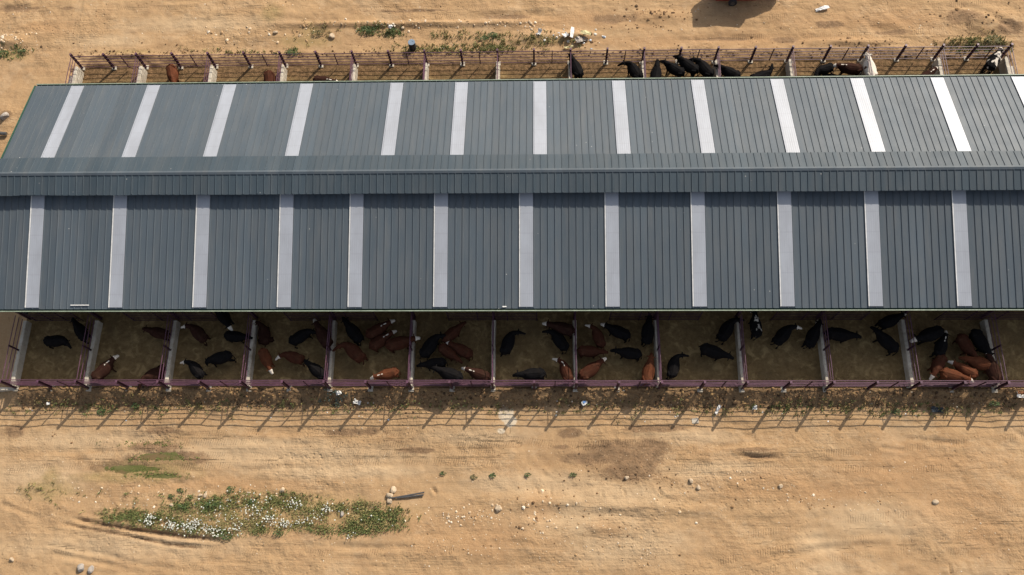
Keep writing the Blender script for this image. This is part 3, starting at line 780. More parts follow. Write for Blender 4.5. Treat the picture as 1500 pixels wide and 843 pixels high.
# ------------------------------------------------------------------ cattle
def cow_mesh(name, yaw=0.0, pitch=0.0, bend=0.0, lying=False, step=0.0, scale=1.0, tail=0.2):
    """one continuous body; +X is forward, origin on the ground under the belly"""
    m = MB(); dz = -0.60 if lying else 0.0
    def bx(x):                                            # spine bent sideways
        return bend * x * abs(x) * 0.5
    sec = [(-.86, .10, .13, 1.14), (-.78, .20, .24, 1.10), (-.62, .275, .31, 1.06), (-.40, .31, .35, 1.01), (-.12, .345, .385, .975), (.16, .345, .395, .975), (.40, .30, .395, 1.0), (.60, .25, .36, 1.03), (.76, .17, .27, 1.09), (.86, .10, .17, 1.12)]
    wide = 1.12 if lying else 1.0
    m.tube([(x, bx(x), z + dz) for x, a, b, z in sec], [(a * wide, b) for x, a, b, z in sec], 16)
    m.tube([(-.80, bx(-.8), 1.27 + dz), (-.4, bx(-.4), 1.315 + dz), (.1, bx(.1), 1.31 + dz), (.55, bx(.55), 1.345 + dz), (.75, bx(.75), 1.32 + dz)], [.06, .075, .07, .085, .07], 8)      # back line
    for s in (-1, 1): m.tube([(-.76, bx(-.7) + s * .14, 1.24 + dz), (-.52, bx(-.5) + s * .235, 1.22 + dz), (-.40, bx(-.4) + s * .25, 1.16 + dz)], [.05, .07, .04], 8)   # hips
    n0 = Vector((.68, bx(.68), 1.12 + dz))
    def pol(l, yw, pt): return Vector((math.cos(pt) * math.cos(yw) * l, math.cos(pt) * math.sin(yw) * l, math.sin(pt) * l))
    b0 = bend * .9
    n1 = n0 + pol(.22, b0 + yaw * .45, pitch * .7 + .15)
    n2 = n1 + pol(.21, b0 + yaw * .9, pitch + .10)
    m.tube([n0, n1, n2], [(.20, .28), (.165, .23), (.125, .17)], 12)
    hd = pol(1, b0 + yaw * 1.25, pitch - .55)
    h0 = n2 - hd * .02 + Vector((0, 0, .03))
    hp = [h0, h0 + hd * .13, h0 + hd * .28, h0 + hd * .40, h0 + hd * .47]
    m.tube(hp, [(.115, .13), (.125, .135), (.092, .10), (.085, .08), (.06, .055)], 12)
    sd = Vector((-hd.y, hd.x, 0)).normalized()
    for s in (-1, 1):
        e0 = h0 + hd * .03 + sd * s * .08 + Vector((0, 0, .05))
        m.tube([e0, e0 + sd * s * .11 + Vector((0, 0, -.01)), e0 + sd * s * .20 + Vector((0, 0, -.05))], [(.03, .03), (.055, .03), (.022, .02)], 8)
    if not lying:
        legs = [(.50, .17, 1, step), (.50, -.17, 1, -step), (-.62, .19, 0, -step), (-.62, -.19, 0, step)]
        for x, y, fr, st in legs:
            y += bx(x)
            if fr: pts = [(x, y, .86), (x + st * .3, y, .56), (x + st * .5, y * 1.0, .34), (x + st * .6, y, .09), (x + st * .6 + .02, y, .0)]; rr_ = [(.10, .14), .07, .055, .045, .058]
            else: pts = [(x + .02, y, .95), (x + .10 + st * .3, y, .68), (x - .06 + st * .5, y, .42), (x - .01 + st * .6, y, .10), (x + st * .6 + .03, y, .0)]; rr_ = [(.13, .19), (.09, .13), .055, .045, .058]
            m.tube(pts, rr_, 10)
    else:
        for s in (-1, 1):
            m.tube([(.45, s * .24 + bx(.45), .22), (.72, s * .27 + bx(.7), .12), (.50, s * .25 + bx(.5), .06)], [.10, .07, .05], 8)
            m.tube([(-.60, s * .30 + bx(-.6), .28), (-.25, s * .42 + bx(-.3), .16), (-.55, s * .46 + bx(-.5), .06)], [.17, .09, .05], 8)
    t0 = Vector((-.82, bx(-.82), 1.26 + dz))
    m.tube([t0, t0 + Vector((-.09, tail * .1, -.12)), t0 + Vector((-.12, tail * .4, -.5 if not lying else -.4)), t0 + Vector((-.10, tail * .7, -.78 if not lying else -.55))], [.04, .032, .03, .05], 8)
    m.v = [(p[0] * 0.96, p[1] * 1.30, p[2]) for p in m.v]
    if scale != 1.0: m.v = [tuple(q * scale for q in p) for p in m.v]
    h0 = Vector((h0.x * 0.96, h0.y * 1.30, h0.z)); hd = Vector((hd.x * 0.96, hd.y * 1.30, hd.z)).normalized()
    n0, n1, n2 = [Vector((q.x * 0.96, q.y * 1.30, q.z)) for q in (n0, n1, n2)]
    tmp = m.build('tmp', 'stone')
    md = tmp.modifiers.new('r', 'REMESH'); md.mode = 'VOXEL'; md.voxel_size = 0.026 * scale
    ms = tmp.modifiers.new('s', 'SMOOTH'); ms.factor = 0.5; ms.iterations = 3
    dg = bpy.context.evaluated_depsgraph_get()
    me = bpy.data.meshes.new_from_object(tmp.evaluated_get(dg))
    bpy.data.objects.remove(tmp)
    me.name = name
    me.polygons.foreach_set('use_smooth', [True] * len(me.polygons))
    co = np.empty(len(me.vertices) * 3); me.vertices.foreach_get('co', co); co = co.reshape(-1, 3) / scale
    A = np.array(h0 - hd * .05); D = np.array(hd)
    t = (co - A) @ D
    rad = np.linalg.norm(co - A - t[:, None] * D, axis=1)
    face = (rad < .24).astype(float) * np.clip((t - .07) / .06, 0, 1)
    NP = [np.array((.40, bx(.40), 1.38 + dz)), np.array(n0 + Vector((0, 0, .25))), np.array(n0 * .45 + n1 * .55 + Vector((0, 0, .23)))]
    dist = np.full(len(co), 9.0)
    for a, b in zip(NP[:-1], NP[1:]):
        ab = b - a; tt = np.clip(((co - a) @ ab) / (ab @ ab), 0, 1)
        dist = np.minimum(dist, np.linalg.norm(co - a - tt[:, None] * ab, axis=1))
    crest = np.clip(1.2 - dist / .06, 0, 1)
    brisket = np.clip(1.5 - np.linalg.norm(co - np.array((.72, bx(.7), .80 + dz)), axis=1) / .13, 0, 1)
    crest = np.maximum(crest, brisket)
    for k, v in (('face', face), ('crest', crest)):
        a = me.attributes.new(k, 'FLOAT', 'POINT'); a.data.foreach_set('value', v.astype(np.float32))
    me.materials.clear(); me.materials.append(MAT['coat_k'])
    return me
CM_ = dict(
    s=cow_mesh('cow', 0, 0, 0, step=.12), l=cow_mesh('cow', .55, .05, .18, step=.22), r=cow_mesh('cow', -.6, .05, -.2, step=-.2),
    d=cow_mesh('cow', .15, -.75, 0, step=.3), L=cow_mesh('cow', .9, .1, .35, step=-.15), Q=cow_mesh('cow', -.95, .1, -.35, step=.2),
    y=cow_mesh('cow', .5, .2, .2, lying=True), z=cow_mesh('cow', -.5, .15, -.2, lying=True),
    c=cow_mesh('calf', .5, .2, .2, lying=True, scale=.55))
def cow(px, py, ang, kind, shape, label, sz=1.0, cat='cow', name='cow'):
    low = shape in 'yzc'
    x, y = at(px, py, .55 if low else 1.1)
    front = y < 13
    if front: y = min(y, 9.0)
    o = bpy.data.objects.new(name, CM_[shape]); COL.objects.link(o)
    o.location = (x, y, -.03); o.rotation_euler = (0, 0, R(ang)); sz *= random.uniform(0.93, 1.14); o.scale = (sz, sz, sz)
    o.material_slots[0].link = 'OBJECT'; o.material_slots[0].material = MAT['coat_' + kind]
    return tag(o, label, cat, 'cattle in the front pens' if front else 'cattle in the back pens')
FP = lambda n_: ' %s front pen from left' % ORD[n_]
for a in [
    (80, 499, 8, 'k', 'r', 'lone black cow with drooped head in the middle of' + FP(1)),
    (117, 485, 128, 'k', 's', 'black cow partly behind the right divider rails of' + FP(1)),
    (150, 543, 50, 'dfc', 's', 'dark brown cow with white face beside left divider of' + FP(2)),
    (231, 487, 165, 'd', 's', 'dark brown cow with small pale muzzle at upper right of' + FP(2)),
    (226, 548, 200, 'd', 'y', 'dark brown cow lying in lower right corner of' + FP(2)),
    (290, 488, 132, 'df', 'l', 'dark brown cow with white face at upper left of' + FP(3)),
    (343, 492, -6, 'k', 's', 'black cow broadside at the upper right of' + FP(3)),
    (322, 524, 195, 'k', 'd', 'black cow with lowered head in the centre of' + FP(3)),
    (286, 541, 128, 'kf', 'l', 'black cow with white face by the fence in' + FP(3)),
    (326, 462, -55, 'kf', 's', 'black cow half hidden under the eave above' + FP(3)),
    (388, 524, -62, 'Bf', 's', 'red brown cow with sunlit face pointing to fence in' + FP(4)),
    (386, 490, 100, 'd', 'y', 'dark red cow lying by the left divider in' + FP(4)),
    (439, 493, 38, 'k', 'r', 'stocky black cow at the top middle of' + FP(4)),
    (474, 493, 122, 'df', 's', 'dark brown cow with white face behind right divider of' + FP(4)),
    (430, 523, 158, 'bf', 'l', 'red brown cow with white face turned left in' + FP(4)),
    (464, 543, 142, 'kn', 's', 'black cow in the lower right corner of' + FP(4)),
    (518, 487, 128, 'k', 's', 'black cow in the upper left corner of' + FP(5)),
    (519, 516, 130, 'b', 'L', 'red brown cow without white face by left divider in' + FP(5)),
    (552, 484, 32, 'bfc', 's', 'brown cow with white face and neck stripe, topmost of' + FP(5)),
    (556, 500, 35, 'bfc', 's', 'brown cow with white neck stripe, middle of three in' + FP(5)),
    (584, 503, 14, 'bf', 's', 'brown cow with white face against right divider in' + FP(5)),
    (568, 547, 196, 'Bfc', 's', 'bright sunlit brown cow with white face at fence of' + FP(5)),
    (629, 508, 62, 'k', 'r', 'black cow standing by the left divider in' + FP(6)),
    (661, 489, 42, 'b', 's', 'brown cow at the top of the bunch in' + FP(6)),
    (637, 532, 188, 'k', 's', 'black cow at the lower left of the bunch in' + FP(6)),
    (656, 515, -38, 'b', 's', 'red brown cow in the middle of the bunch in' + FP(6)),
    (677, 513, 152, 'bf', 's', 'brown cow with white face, rightmost of the bunch in' + FP(6)),
    (660, 549, 160, 'k', 's', 'black cow beside the front fence in' + FP(6)),
    (702, 548, 160, 'dfc', 's', 'dark brown cow with white face by front fence in' + FP(6)),
    (744, 503, 78, 'k', 'Q', 'black cow by the left divider in' + FP(7)),
    (824, 481, 165, 'df', 's', 'dark brown cow with white face under the eave in' + FP(7)),
    (820, 499, 122, 'k', 'l', 'black cow by the right divider in' + FP(7)),
    (781, 548, 184, 'k', 's', 'black cow lined along the front fence in' + FP(7)),
    (829, 544, 105, 'bfc', 'l', 'brown cow with white face and neck stripe in' + FP(7)),
    (877, 494, 105, 'bf', 'l', 'brown cow with white face pointing to eave in' + FP(8)),
    (863, 514, -4, 'b', 's', 'brown cow standing crosswise by left divider in' + FP(8)),
    (864, 543, 38, 'bf', 's', 'brown cow with white face near front fence in' + FP(8)),
    (907, 486, 155, 'kf', 's', 'black cow with white face at the top of' + FP(8)),
    (923, 517, 172, 'k', 's', 'black cow broadside in the middle of' + FP(8)),
    (949, 487, 82, 'k', 's', 'black cow along the upper right divider in' + FP(8)),
    (950, 545, 78, 'B', 's', 'brown cow in the lower right corner of' + FP(8)),
    (987, 537, 84, 'k', 'Q', 'black cow in the lower left corner of' + FP(9)),
    (1044, 515, -20, 'k', 's', 'stout black cow alone in the middle of' + FP(9)),
    (1064, 484, 62, 'k', 'r', 'black cow in the upper right corner of' + FP(9)),
    (1108, 478, 92, 'kq', 's', 'black cow with white flecks by left divider in' + FP(10)),
    (1147, 491, 52, 'kf', 'r', 'black cow with white face at the middle of' + FP(10)),
    (1191, 493, 62, 'k', 's', 'black cow against the right divider in' + FP(10)),
    (1229, 490, -8, 'k', 's', 'black cow facing right by left divider in' + FP(11)),
    (1300, 501, 132, 'k', 's', 'black cow facing up left near right divider in' + FP(11)),
    (1304, 470, 25, 'kf', 's', 'black cow with white face under the eave in' + FP(11)),
    (1363, 490, 200, 'kf', 's', 'black cow with white face at upper left of' + FP(12)),
    (1380, 508, 66, 'kfc', 's', 'black cow with white face and crest facing eave in' + FP(12)),
    (1416, 505, -66, 'bf', 's', 'brown cow with white face pointing at fence in' + FP(12)),
    (1436, 500, -68, 'kf', 's', 'black cow with white face by right divider in' + FP(12)),
    (1376, 533, 236, 'bf', 's', 'brown cow with white face at lower left of' + FP(12)),
    (1396, 550, -18, 'Bf', 's', 'brown cow with white face poking at fence in' + FP(12)),
    (1417, 542, 150, 'Bf', 's', 'brown cow with white face in middle of bunch in' + FP(12)),
    (1437, 532, 165, 'B', 's', 'brown cow without white face right of the bunch in' + FP(12)),
    (1455, 543, 100, 'df', 's', 'dark brown cow with white face in right corner of' + FP(12)),
]:
    cow(*a)
BP = lambda n_: ' %s back pen from left' % ORD[n_]
for a in [
    (252, 108, -72, 'B', 's', 'lone red brown cow facing the roof in the' + BP(2)),
    (395, 119, -80, 'b', 's', 'round rump of a red brown cow in the' + BP(3)),
    (473, 118, -8, 'dfc', 's', 'dark brown cow with white face and stripe in' + BP(4)),
    (844, 100, 112, 'k', 's', 'lone black cow with head at the fence in' + BP(8)),
    (930, 104, 112, 'k', 'L', 'black cow with head turned left in the' + BP(8)),
    (961, 109, 82, 'k', 's', 'narrow black cow nearest the left divider in' + BP(9)),
    (989, 101, 145, 'k', 's', 'black cow at left of the slanting row in' + BP(9)),
    (1009, 97, 140, 'k', 's', 'black cow in middle of the slanting row in' + BP(9)),
    (1032, 101, 122, 'k', 'l', 'black cow by the right divider in the' + BP(9)),
    (1070, 106, 150, 'k', 's', 'black cow by the left divider in the' + BP(10)),
    (1115, 112, 20, 'k', 'y', 'black cow lying near the roof in the' + BP(10)),
    (1209, 100, 196, 'k', 'l', 'black cow with head turned left in the' + BP(11)),
    (1246, 100, 172, 'dfc', 's', 'dark red cow with white neck in the' + BP(11)),
    (1222, 116, 160, 'k', 'y', 'black cow lying half under the roof in the' + BP(11)),
    (1274, 102, 95, 'wp', 's', 'white and brown speckled cow behind divider in the' + BP(12)),
    (1455, 90, 56, 'kp', 's', 'black and white pied cow in the' + BP(13)),
    (1357, 112, 40, 'dfc', 's', 'dark brown cow with white stripe in the' + BP(12)),
]:
    cow(*a)
cow(834.5, 115, 150, 'c', 'c', 'tan calf lying beside the left divider in eighth back pen from left', 1.0, 'calf', 'calf')

# ------------------------------------------------------------------ stones
def rock_bm(r, seed, flat=0.65, sub=2):
    bm = bmesh.new(); bmesh.ops.create_icosphere(bm, subdivisions=sub, radius=r)
    rr = random.Random(seed); dirs = [(Vector((rr.gauss(0, 1), rr.gauss(0, 1), rr.gauss(0, 1))).normalized(), rr.uniform(.55, .9)) for _ in range(9)]
    sx, sy = rr.uniform(.8, 1.3), rr.uniform(.7, 1.1)
    for v in bm.verts:
        for d, k in dirs:
            q = v.co.dot(d)
            if q > k * r: v.co -= d * (q - k * r)
        v.co = Vector((v.co.x * sx, v.co.y * sy, v.co.z * flat))
    return bm
def rock(px, py, r, mat, label, seed):
    x, y, z = on_ground(px, py)
    me = bpy.data.meshes.new('stone'); bm = rock_bm(r, seed); bm.to_mesh(me); bm.free()
    me.materials.append(MAT[mat]); o = bpy.data.objects.new('stone', me); COL.objects.link(o)
    o.location = (x, y, z + r * .28); o.rotation_euler = (0, 0, seed)
    return tag(o, label, 'stone', 'larger stones on the sand')
for i, a in enumerate([
    (571, 726, .32, 'stone', 'pale stone at the left end of the two pipes, middle of three'),
    (576, 718, .26, 'stone', 'pale stone above the left end of the two pipes'),
    (571, 734, .22, 'stone', 'pale stone below the left end of the two pipes'),
    (731, 745, .24, 'stone', 'single pale stone on bare sand right of the two pipes'),
    (414, 718, .24, 'stone', 'white pointed stone just above the flower patch'),
    (501, 753, .20, 'stone_grey', 'grey stone in the sandy gap of the flower patch'),
    (918, 700, .22, 'stone', 'pale stone on the lower edge of the dark damp patch'),
    (1012, 705, .22, 'stone', 'pale stone with a smaller one right of the damp patch'),
    (1023, 714, .18, 'stone', 'rounded pale stone below right of the damp patch'),
    (18, 820, .24, 'stone', 'pale angular stone in the bottom left corner'),
    (119, 832, .28, 'stone_grey', 'left of the two grey stones at the bottom left'),
    (134, 835, .28, 'stone_grey', 'right of the two grey stones at the bottom left'),
    (252, 740, .2, 'stone', 'pale stone near the left upper edge of the flower patch'),
    (294, 726, .18, 'stone', 'left of two little pale stones above the flower patch'),
    (301, 726, .18, 'stone', 'right of two little pale stones above the flower patch'),
    (487, 54, .28, 'stone', 'large pale stone in the stony line behind the back fence'),
    (404, 48, .2, 'stone', 'pale stone left of the stony line behind the back fence'),
    (590, 41, .22, 'stone', 'pale stone beside the green bushes behind the back fence'),
    (1143, 713, .2, 'stone', 'pale stone among pebbles on the right of the yard'),
    (1370, 736, .2, 'stone', 'brownish stone alone on the right of the yard'),
    (8, 172, .5, 'stone_grey', 'big dark stone at the left picture edge beside the roof'),
]):
    rock(*a, seed=i + 3)

def tinted(name, vs_, fs_, cols, mat, kind='stuff'):
    me = bpy.data.meshes.new(name)
    me.from_pydata(vs_, [], fs_)
    a = me.attributes.new('tint', 'FLOAT_COLOR', 'FACE')
    a.data.foreach_set('color', np.array([list(c_) + [1.0] for c_ in cols], np.float32).ravel())
    me.materials.append(MAT[mat]); o = bpy.data.objects.new(name, me); COL.objects.link(o)
    return tag(o, kind=kind)
# pebbles and clods, one mass each
def scatter_px(spots):
    out = []
    for n_, x0, x1, y0, y1, r0, r1, cols in spots:
        for _ in range(n_):
            out.append((random.uniform(x0, x1), random.uniform(y0, y1), r0 + (r1 - r0) * random.random() ** 3, random.choice(cols)))
    return out
PALE_C = [(0.60, 0.47, 0.32), (0.52, 0.38, 0.24), (0.66, 0.56, 0.43), (0.42, 0.27, 0.14)]
DARK_C = [(0.14, 0.08, 0.04), (0.22, 0.13, 0.065), (0.30, 0.18, 0.085), (0.09, 0.055, 0.03)]
WHITE_C = [(0.72, 0.70, 0.66), (0.6, 0.55, 0.46), (0.5, 0.55, 0.6)]
MIX_C = PALE_C + DARK_C[:3]
def gauss_px(n_, cx, cy, sx, sy, r0, r1, cols):
    return [(random.gauss(cx, sx), random.gauss(cy, sy), r0 + (r1 - r0) * random.random() ** 3, random.choice(cols)) for _ in range(n_)]
P = scatter_px([
    (2200, -10, 1510, 612, 850, .012, .045, MIX_C), (1000, -10, 1510, -5, 76, .016, .07, MIX_C),
    (120, 430, 800, 28, 46, .03, .13, PALE_C), (40, 560, 800, 31, 41, .04, .14, PALE_C), (200, 600, 980, 735, 835, .015, .055, PALE_C),
    (90, 100, 420, 710, 745, .03, .1, PALE_C), (70, 300, 460, 38, 62, .04, .15, PALE_C), (60, 0, 60, 45, 75, .05, .16, PALE_C)])
for cx, cy, sx, sy, n_ in [(1020, 708, 22, 5, 40), (1145, 715, 18, 5, 34), (1190, 732, 30, 6, 60), (1090, 695, 40, 5, 34), (1280, 735, 22, 8, 40), (1330, 690, 24, 8, 26), (640, 800, 26, 10, 50), (720, 800, 20, 12, 40), (690, 757, 26, 4, 50), (150, 730, 40, 8, 40), (960, 820, 20, 10, 26), (1215, 745, 20, 5, 26), (880, 800, 30, 8, 30), (1420, 770, 20, 10, 16), (60, 640, 30, 6, 16)]:
    P += gauss_px(n_, cx, cy, sx, sy, .016, .085, PALE_C + DARK_C[1:3])
P += gauss_px(90, 790, 750, 28, 20, .04, .12, DARK_C + PALE_C) + gauss_px(60, 880, 770, 40, 16, .03, .10, MIX_C) + gauss_px(80, 905, 695, 50, 14, .03, .09, DARK_C)
P += gauss_px(50, 680, 755, 40, 8, .04, .13, PALE_C) + gauss_px(70, 960, 25, 30, 10, .05, .15, DARK_C) + gauss_px(60, 840, 55, 30, 8, .05, .16, WHITE_C + DARK_C) + gauss_px(50, 1440, 30, 40, 20, .05, .18, DARK_C) + gauss_px(60, 1230, 62, 60, 6, .04, .14, DARK_C)
P += gauss_px(50, 1010, 720, 80, 14, .04, .11, MIX_C)
P += scatter_px([(170, 30, 1480, 588, 618, .02, .075, PALE_C + WHITE_C)])
DARK_D = [tuple(q * .72 for q in c_) for c_ in DARK_C]
C_ = scatter_px([(3600, 30, 1490, 570, 598, .03, .13, DARK_D + DARK_C[:2] + [(0.30, 0.19, 0.085)]), (900, 12, 1490, 588, 606, .02, .07, DARK_D), (1000, 112, 1480, 74, 84, .03, .12, DARK_D), (60, 0, 1500, 60, 76, .04, .12, DARK_C)])
ico = bmesh.new(); bmesh.ops.create_icosphere(ico, subdivisions=1, radius=1)
IV = np.array([v.co[:] for v in ico.verts]); IFc = [tuple(v.index for v in f.verts) for f in ico.faces]; ico.free()
def stones_mass(name, L):
    pos = np.array([at(px, py, GZ + .1 if py > 400 else 0.05) for px, py, r_, c_ in L])
    zs = ground_z(pos[:, 0], pos[:, 1])
    vs_ = []; fs_ = []; cols = []
    for (px, py, r_, c_), (x, y), z in zip(L, pos, zs):
        s_ = np.array([random.uniform(.7, 1.4), random.uniform(.7, 1.3), random.uniform(.5, .9)]) * r_
        V = IV * s_ * RNG.uniform(.75, 1.2, (len(IV), 1)); a = random.uniform(0, 6.3)
        V = np.stack([V[:, 0] * math.cos(a) - V[:, 1] * math.sin(a), V[:, 0] * math.sin(a) + V[:, 1] * math.cos(a), V[:, 2]], 1) + np.array([x, y, z + r_ * .02])
        o_ = len(vs_); vs_ += V.tolist(); fs_ += [tuple(i + o_ for i in f) for f in IFc]
        k = random.uniform(.8, 1.15); cols += [tuple(min(.8, q * k) for q in c_)] * len(IFc)
    return tinted(name, vs_, fs_, cols, 'pebble')
stones_mass('pebbles', P)
stones_mass('dirt_clods', C_)

# ------------------------------------------------------------------ grass, weeds and flowers
from mathutils import geometry
def in_poly(x, y, poly):
    c_ = False; j = len(poly) - 1
    for i in range(len(poly)):
        if (poly[i][1] > y) != (poly[j][1] > y) and x < (poly[j][0] - poly[i][0]) * (y - poly[i][1]) / (poly[j][1] - poly[i][1]) + poly[i][0]: c_ = not c_
        j = i
    return c_
PATCH = [(138, 752), (165, 744), (215, 748), (245, 738), (270, 728), (300, 734), (330, 722), (380, 720), (430, 724), (470, 736), (520, 732), (560, 738), (600, 752), (595, 772), (560, 780), (520, 786), (470, 786), (455, 778), (420, 776), (360, 782), (330, 792), (300, 784), (240, 776), (180, 768), (150, 764)]
GREEN = [(0.125, 0.160, 0.050), (0.165, 0.19, 0.07), (0.095, 0.128, 0.040)]
OLIV = [(0.21, 0.19, 0.07), (0.25, 0.21, 0.085), (0.16, 0.165, 0.055), (0.30, 0.235, 0.11)]
blades = []
def blade_clump(px, py, n_, spread, h, cols):
    for _ in range(n_):
        blades.append((px + random.gauss(0, spread), py + random.gauss(0, spread * .8), h * random.uniform(.5, 1.2), random.choice(cols)))
def inpatch():
    while True:
        x, y = random.uniform(135, 603), random.uniform(718, 794)
        if in_poly(x, y, PATCH) and not (478 < x < 508 and 750 < y < 770): return x, y
for _ in range(760):
    x, y = inpatch()
    dens = vnoise(np.array([x * .05]), np.array([y * .09]), 77)[0]
    if dens < .55: continue
    dry = (320 < x < 500 and 722 < y < 772 and random.random() < .8)
    blade_clump(x, y, random.randint(8, 18), 3.0, .13 if dry else .20, OLIV if dry else (GREEN + OLIV[:1]))
for _ in range(1050):
    x, y = inpatch()
    if vnoise(np.array([x * .045]), np.array([y * .09]), 177)[0] > .34: blade_clump(x, y, random.randint(6, 12), 3.2, .10, OLIV)
for cx, cy, sx, sy, n_ in [(238, 671, 18, 1.6, 90), (198, 688, 18, 1.4, 80), (235, 697, 22, 1.5, 50), (225, 650, 26, 2, 24)]:
    for _ in range(n_): blade_clump(random.gauss(cx, sx), random.gauss(cy, sy), random.randint(4, 9), 1.6, .07, [(0.13, 0.15, 0.04), (0.17, 0.165, 0.055), (0.10, 0.12, 0.03)])
for _ in range(230):
    blade_clump(random.uniform(30, 1490), random.gauss(597, 5), random.randint(3, 8), 1.8, .16, OLIV + GREEN[:2])
for cx, cy, sx, sy, n_ in [(565, 762, 18, 8, 110), (530, 775, 22, 4, 50), (185, 757, 22, 5, 60), (315, 738, 12, 6, 40), (355, 738, 20, 8, 50), (430, 742, 24, 8, 50)]:
    for _ in range(n_): blade_clump(random.gauss(cx, sx), random.gauss(cy, sy), random.randint(5, 10), 2.4, .18, GREEN + GREEN[:2] + OLIV[:2])
for cx, cy, sx, sy, n_, cols in [(545, 44, 12, 4, 60, GREEN), (575, 47, 9, 4, 40, GREEN), (648, 72, 34, 4, 120, GREEN + OLIV), (715, 70, 22, 4, 110, GREEN + OLIV), (660, 52, 20, 4, 40, GREEN + OLIV), (722, 54, 10, 3, 30, GREEN),
                                 (15, 78, 16, 5, 40, GREEN), (430, 76, 6, 3, 20, GREEN), (470, 45, 20, 8, 26, OLIV), (1420, 62, 24, 4, 80, GREEN + OLIV), (1455, 60, 10, 5, 40, GREEN + OLIV), (1435, 74, 30, 3, 50, GREEN), (350, 76, 50, 3, 30, GREEN + OLIV),
                                 (800, 62, 30, 5, 40, GREEN + OLIV), (760, 60, 40, 8, 30, OLIV), (300, 730, 90, 6, 40, GREEN), (70, 718, 30, 10, 20, OLIV), (170, 598, 90, 6, 70, GREEN + OLIV), (650, 598, 400, 6, 90, OLIV + GREEN), (1300, 602, 120, 6, 70, GREEN + OLIV), (495, 585, 10, 5, 24, [(0.12, 0.17, 0.15)]), (1200, 602, 60, 6, 30, GREEN)]:
    for _ in range(n_):
        blade_clump(random.gauss(cx, sx), random.gauss(cy, sy), random.randint(4, 10), 1.7, .20, cols)
bp = np.array([at(px, py, GZ if py > 400 else 0) for px, py, h, c_ in blades]); bz = ground_z(bp[:, 0], bp[:, 1])
vs_ = []; fs_ = []; cols = []
for (px, py, h, c_), (x, y), z in zip(blades, bp, bz):
    a = random.uniform(0, 6.28); wdt = random.uniform(.014, .032); ln = random.uniform(.05, .24)
    dx, dy = math.cos(a), math.sin(a); b = random.uniform(0, 6.28); o_ = len(vs_)
    mx, my = math.cos(b) * ln, math.sin(b) * ln
    vs_ += [(x - dx * wdt, y - dy * wdt, z - .02), (x + dx * wdt, y + dy * wdt, z - .02), (x + mx * .4 + dx * wdt, y + my * .4 + dy * wdt, z + h * .65), (x + mx * .4 - dx * wdt, y + my * .4 - dy * wdt, z + h * .65), (x + mx, y + my, z + h * .95)]
    fs_ += [(o_, o_ + 1, o_ + 2, o_ + 3), (o_ + 3, o_ + 2, o_ + 4)]
    k = random.uniform(.75, 1.25); cols += [tuple(q * k for q in c_)] * 2
tinted('grass', vs_, fs_, cols, 'grass')
fl = []
for cx, cy, s_, n_ in [(222, 758, 5, 55), (217, 765, 5, 40), (250, 770, 7, 90), (272, 772, 8, 110), (290, 766, 8, 90), (296, 776, 7, 60), (318, 780, 8, 70), (345, 776, 8, 70), (395, 760, 8, 90), (418, 766, 6, 80), (432, 738, 7, 60), (481, 746, 6, 55), (370, 752, 14, 70), (330, 758, 16, 50), (300, 740, 12, 30), (440, 765, 8, 36), (462, 758, 8, 30), (400, 735, 20, 40), (350, 735, 20, 40), (520, 752, 16, 14), (510, 784, 6, 14), (545, 760, 20, 10), (190, 750, 16, 12)]:
    fl += [(random.gauss(cx, s_ * .9), random.gauss(cy, s_ * .6)) for _ in range(int(n_ * .5))]
vs_ = []; fs_ = []; cols = []
for px, py in fl:
    x, y = at(px, py, GZ + .3); z = gz(x, y) + random.uniform(.28, .46) if False else None
fp = np.array([at(px, py, GZ + .22) for px, py in fl]); fz = ground_z(fp[:, 0], fp[:, 1])
for (x, y), z in zip(fp, fz):
    z += random.uniform(.16, .30); r_ = random.uniform(.025, .055); o_ = len(vs_); n_ = 7; tx, ty = random.uniform(-.4, .4), random.uniform(-.4, .4)
    vs_.append((x, y, z + .015))
    for k in range(n_):
        a = 6.283 * k / n_; vs_.append((x + r_ * math.cos(a), y + r_ * math.sin(a), z + r_ * (tx * math.cos(a) + ty * math.sin(a))))
    fs_ += [(o_, o_ + 1 + k, o_ + 1 + (k + 1) % n_) for k in range(n_)]
    q = random.uniform(.42, .68); cols += [(q, q, q * .86)] * n_
    vs_ += [(x - .008, y, z), (x + .008, y, z), (x, y + .05, z - .4)]; fs_.append((o_ + n_ + 1, o_ + n_ + 2, o_ + n_ + 3)); cols.append((.07, .11, .03))
tinted('wildflowers', vs_, fs_, cols, 'pebble')
def weed(px, py, r, h, label, mat='leaf', n_=90, seed=0):
    x, y, z = on_ground(px, py); rr = random.Random(seed); m = MB(); r *= .62; h *= .7; n_ = int(30 + 150 * r); ex = rr.uniform(.6, 1.0); ea = rr.uniform(0, 3)
    for _ in range(n_):
        a = rr.uniform(0, 6.28); q = rr.random() ** .6; zz = h * (1 - q * q * .7) * rr.uniform(.35, 1.0)
        p_ = Vector((q * r * math.cos(a), q * r * math.sin(a), zz)); L = rr.uniform(.08, .17) * (.6 + r); t = Vector((math.cos(a + rr.uniform(-.7, .7)), math.sin(a + rr.uniform(-.7, .7)), rr.uniform(-.2, .8))).normalized()
        s_ = t.cross(Vector((0, 0, 1))).normalized() * L * .3
        m.add([p_, p_ + t * L * .5 + s_, p_ + t * L, p_ + t * L * .5 - s_], [(0, 1, 2, 3)])
    for _ in range(7):
        a = rr.uniform(0, 6.28); m.tube([(0, 0, -.05), (r * .5 * math.cos(a), r * .5 * math.sin(a), h * .7)], .012, 4)
    o = m.build('weed', mat); o.location = (x, y, z); o.scale = (1.25, ex, 1)
    return tag(o, label, 'weed', 'leafy weeds on the sand')
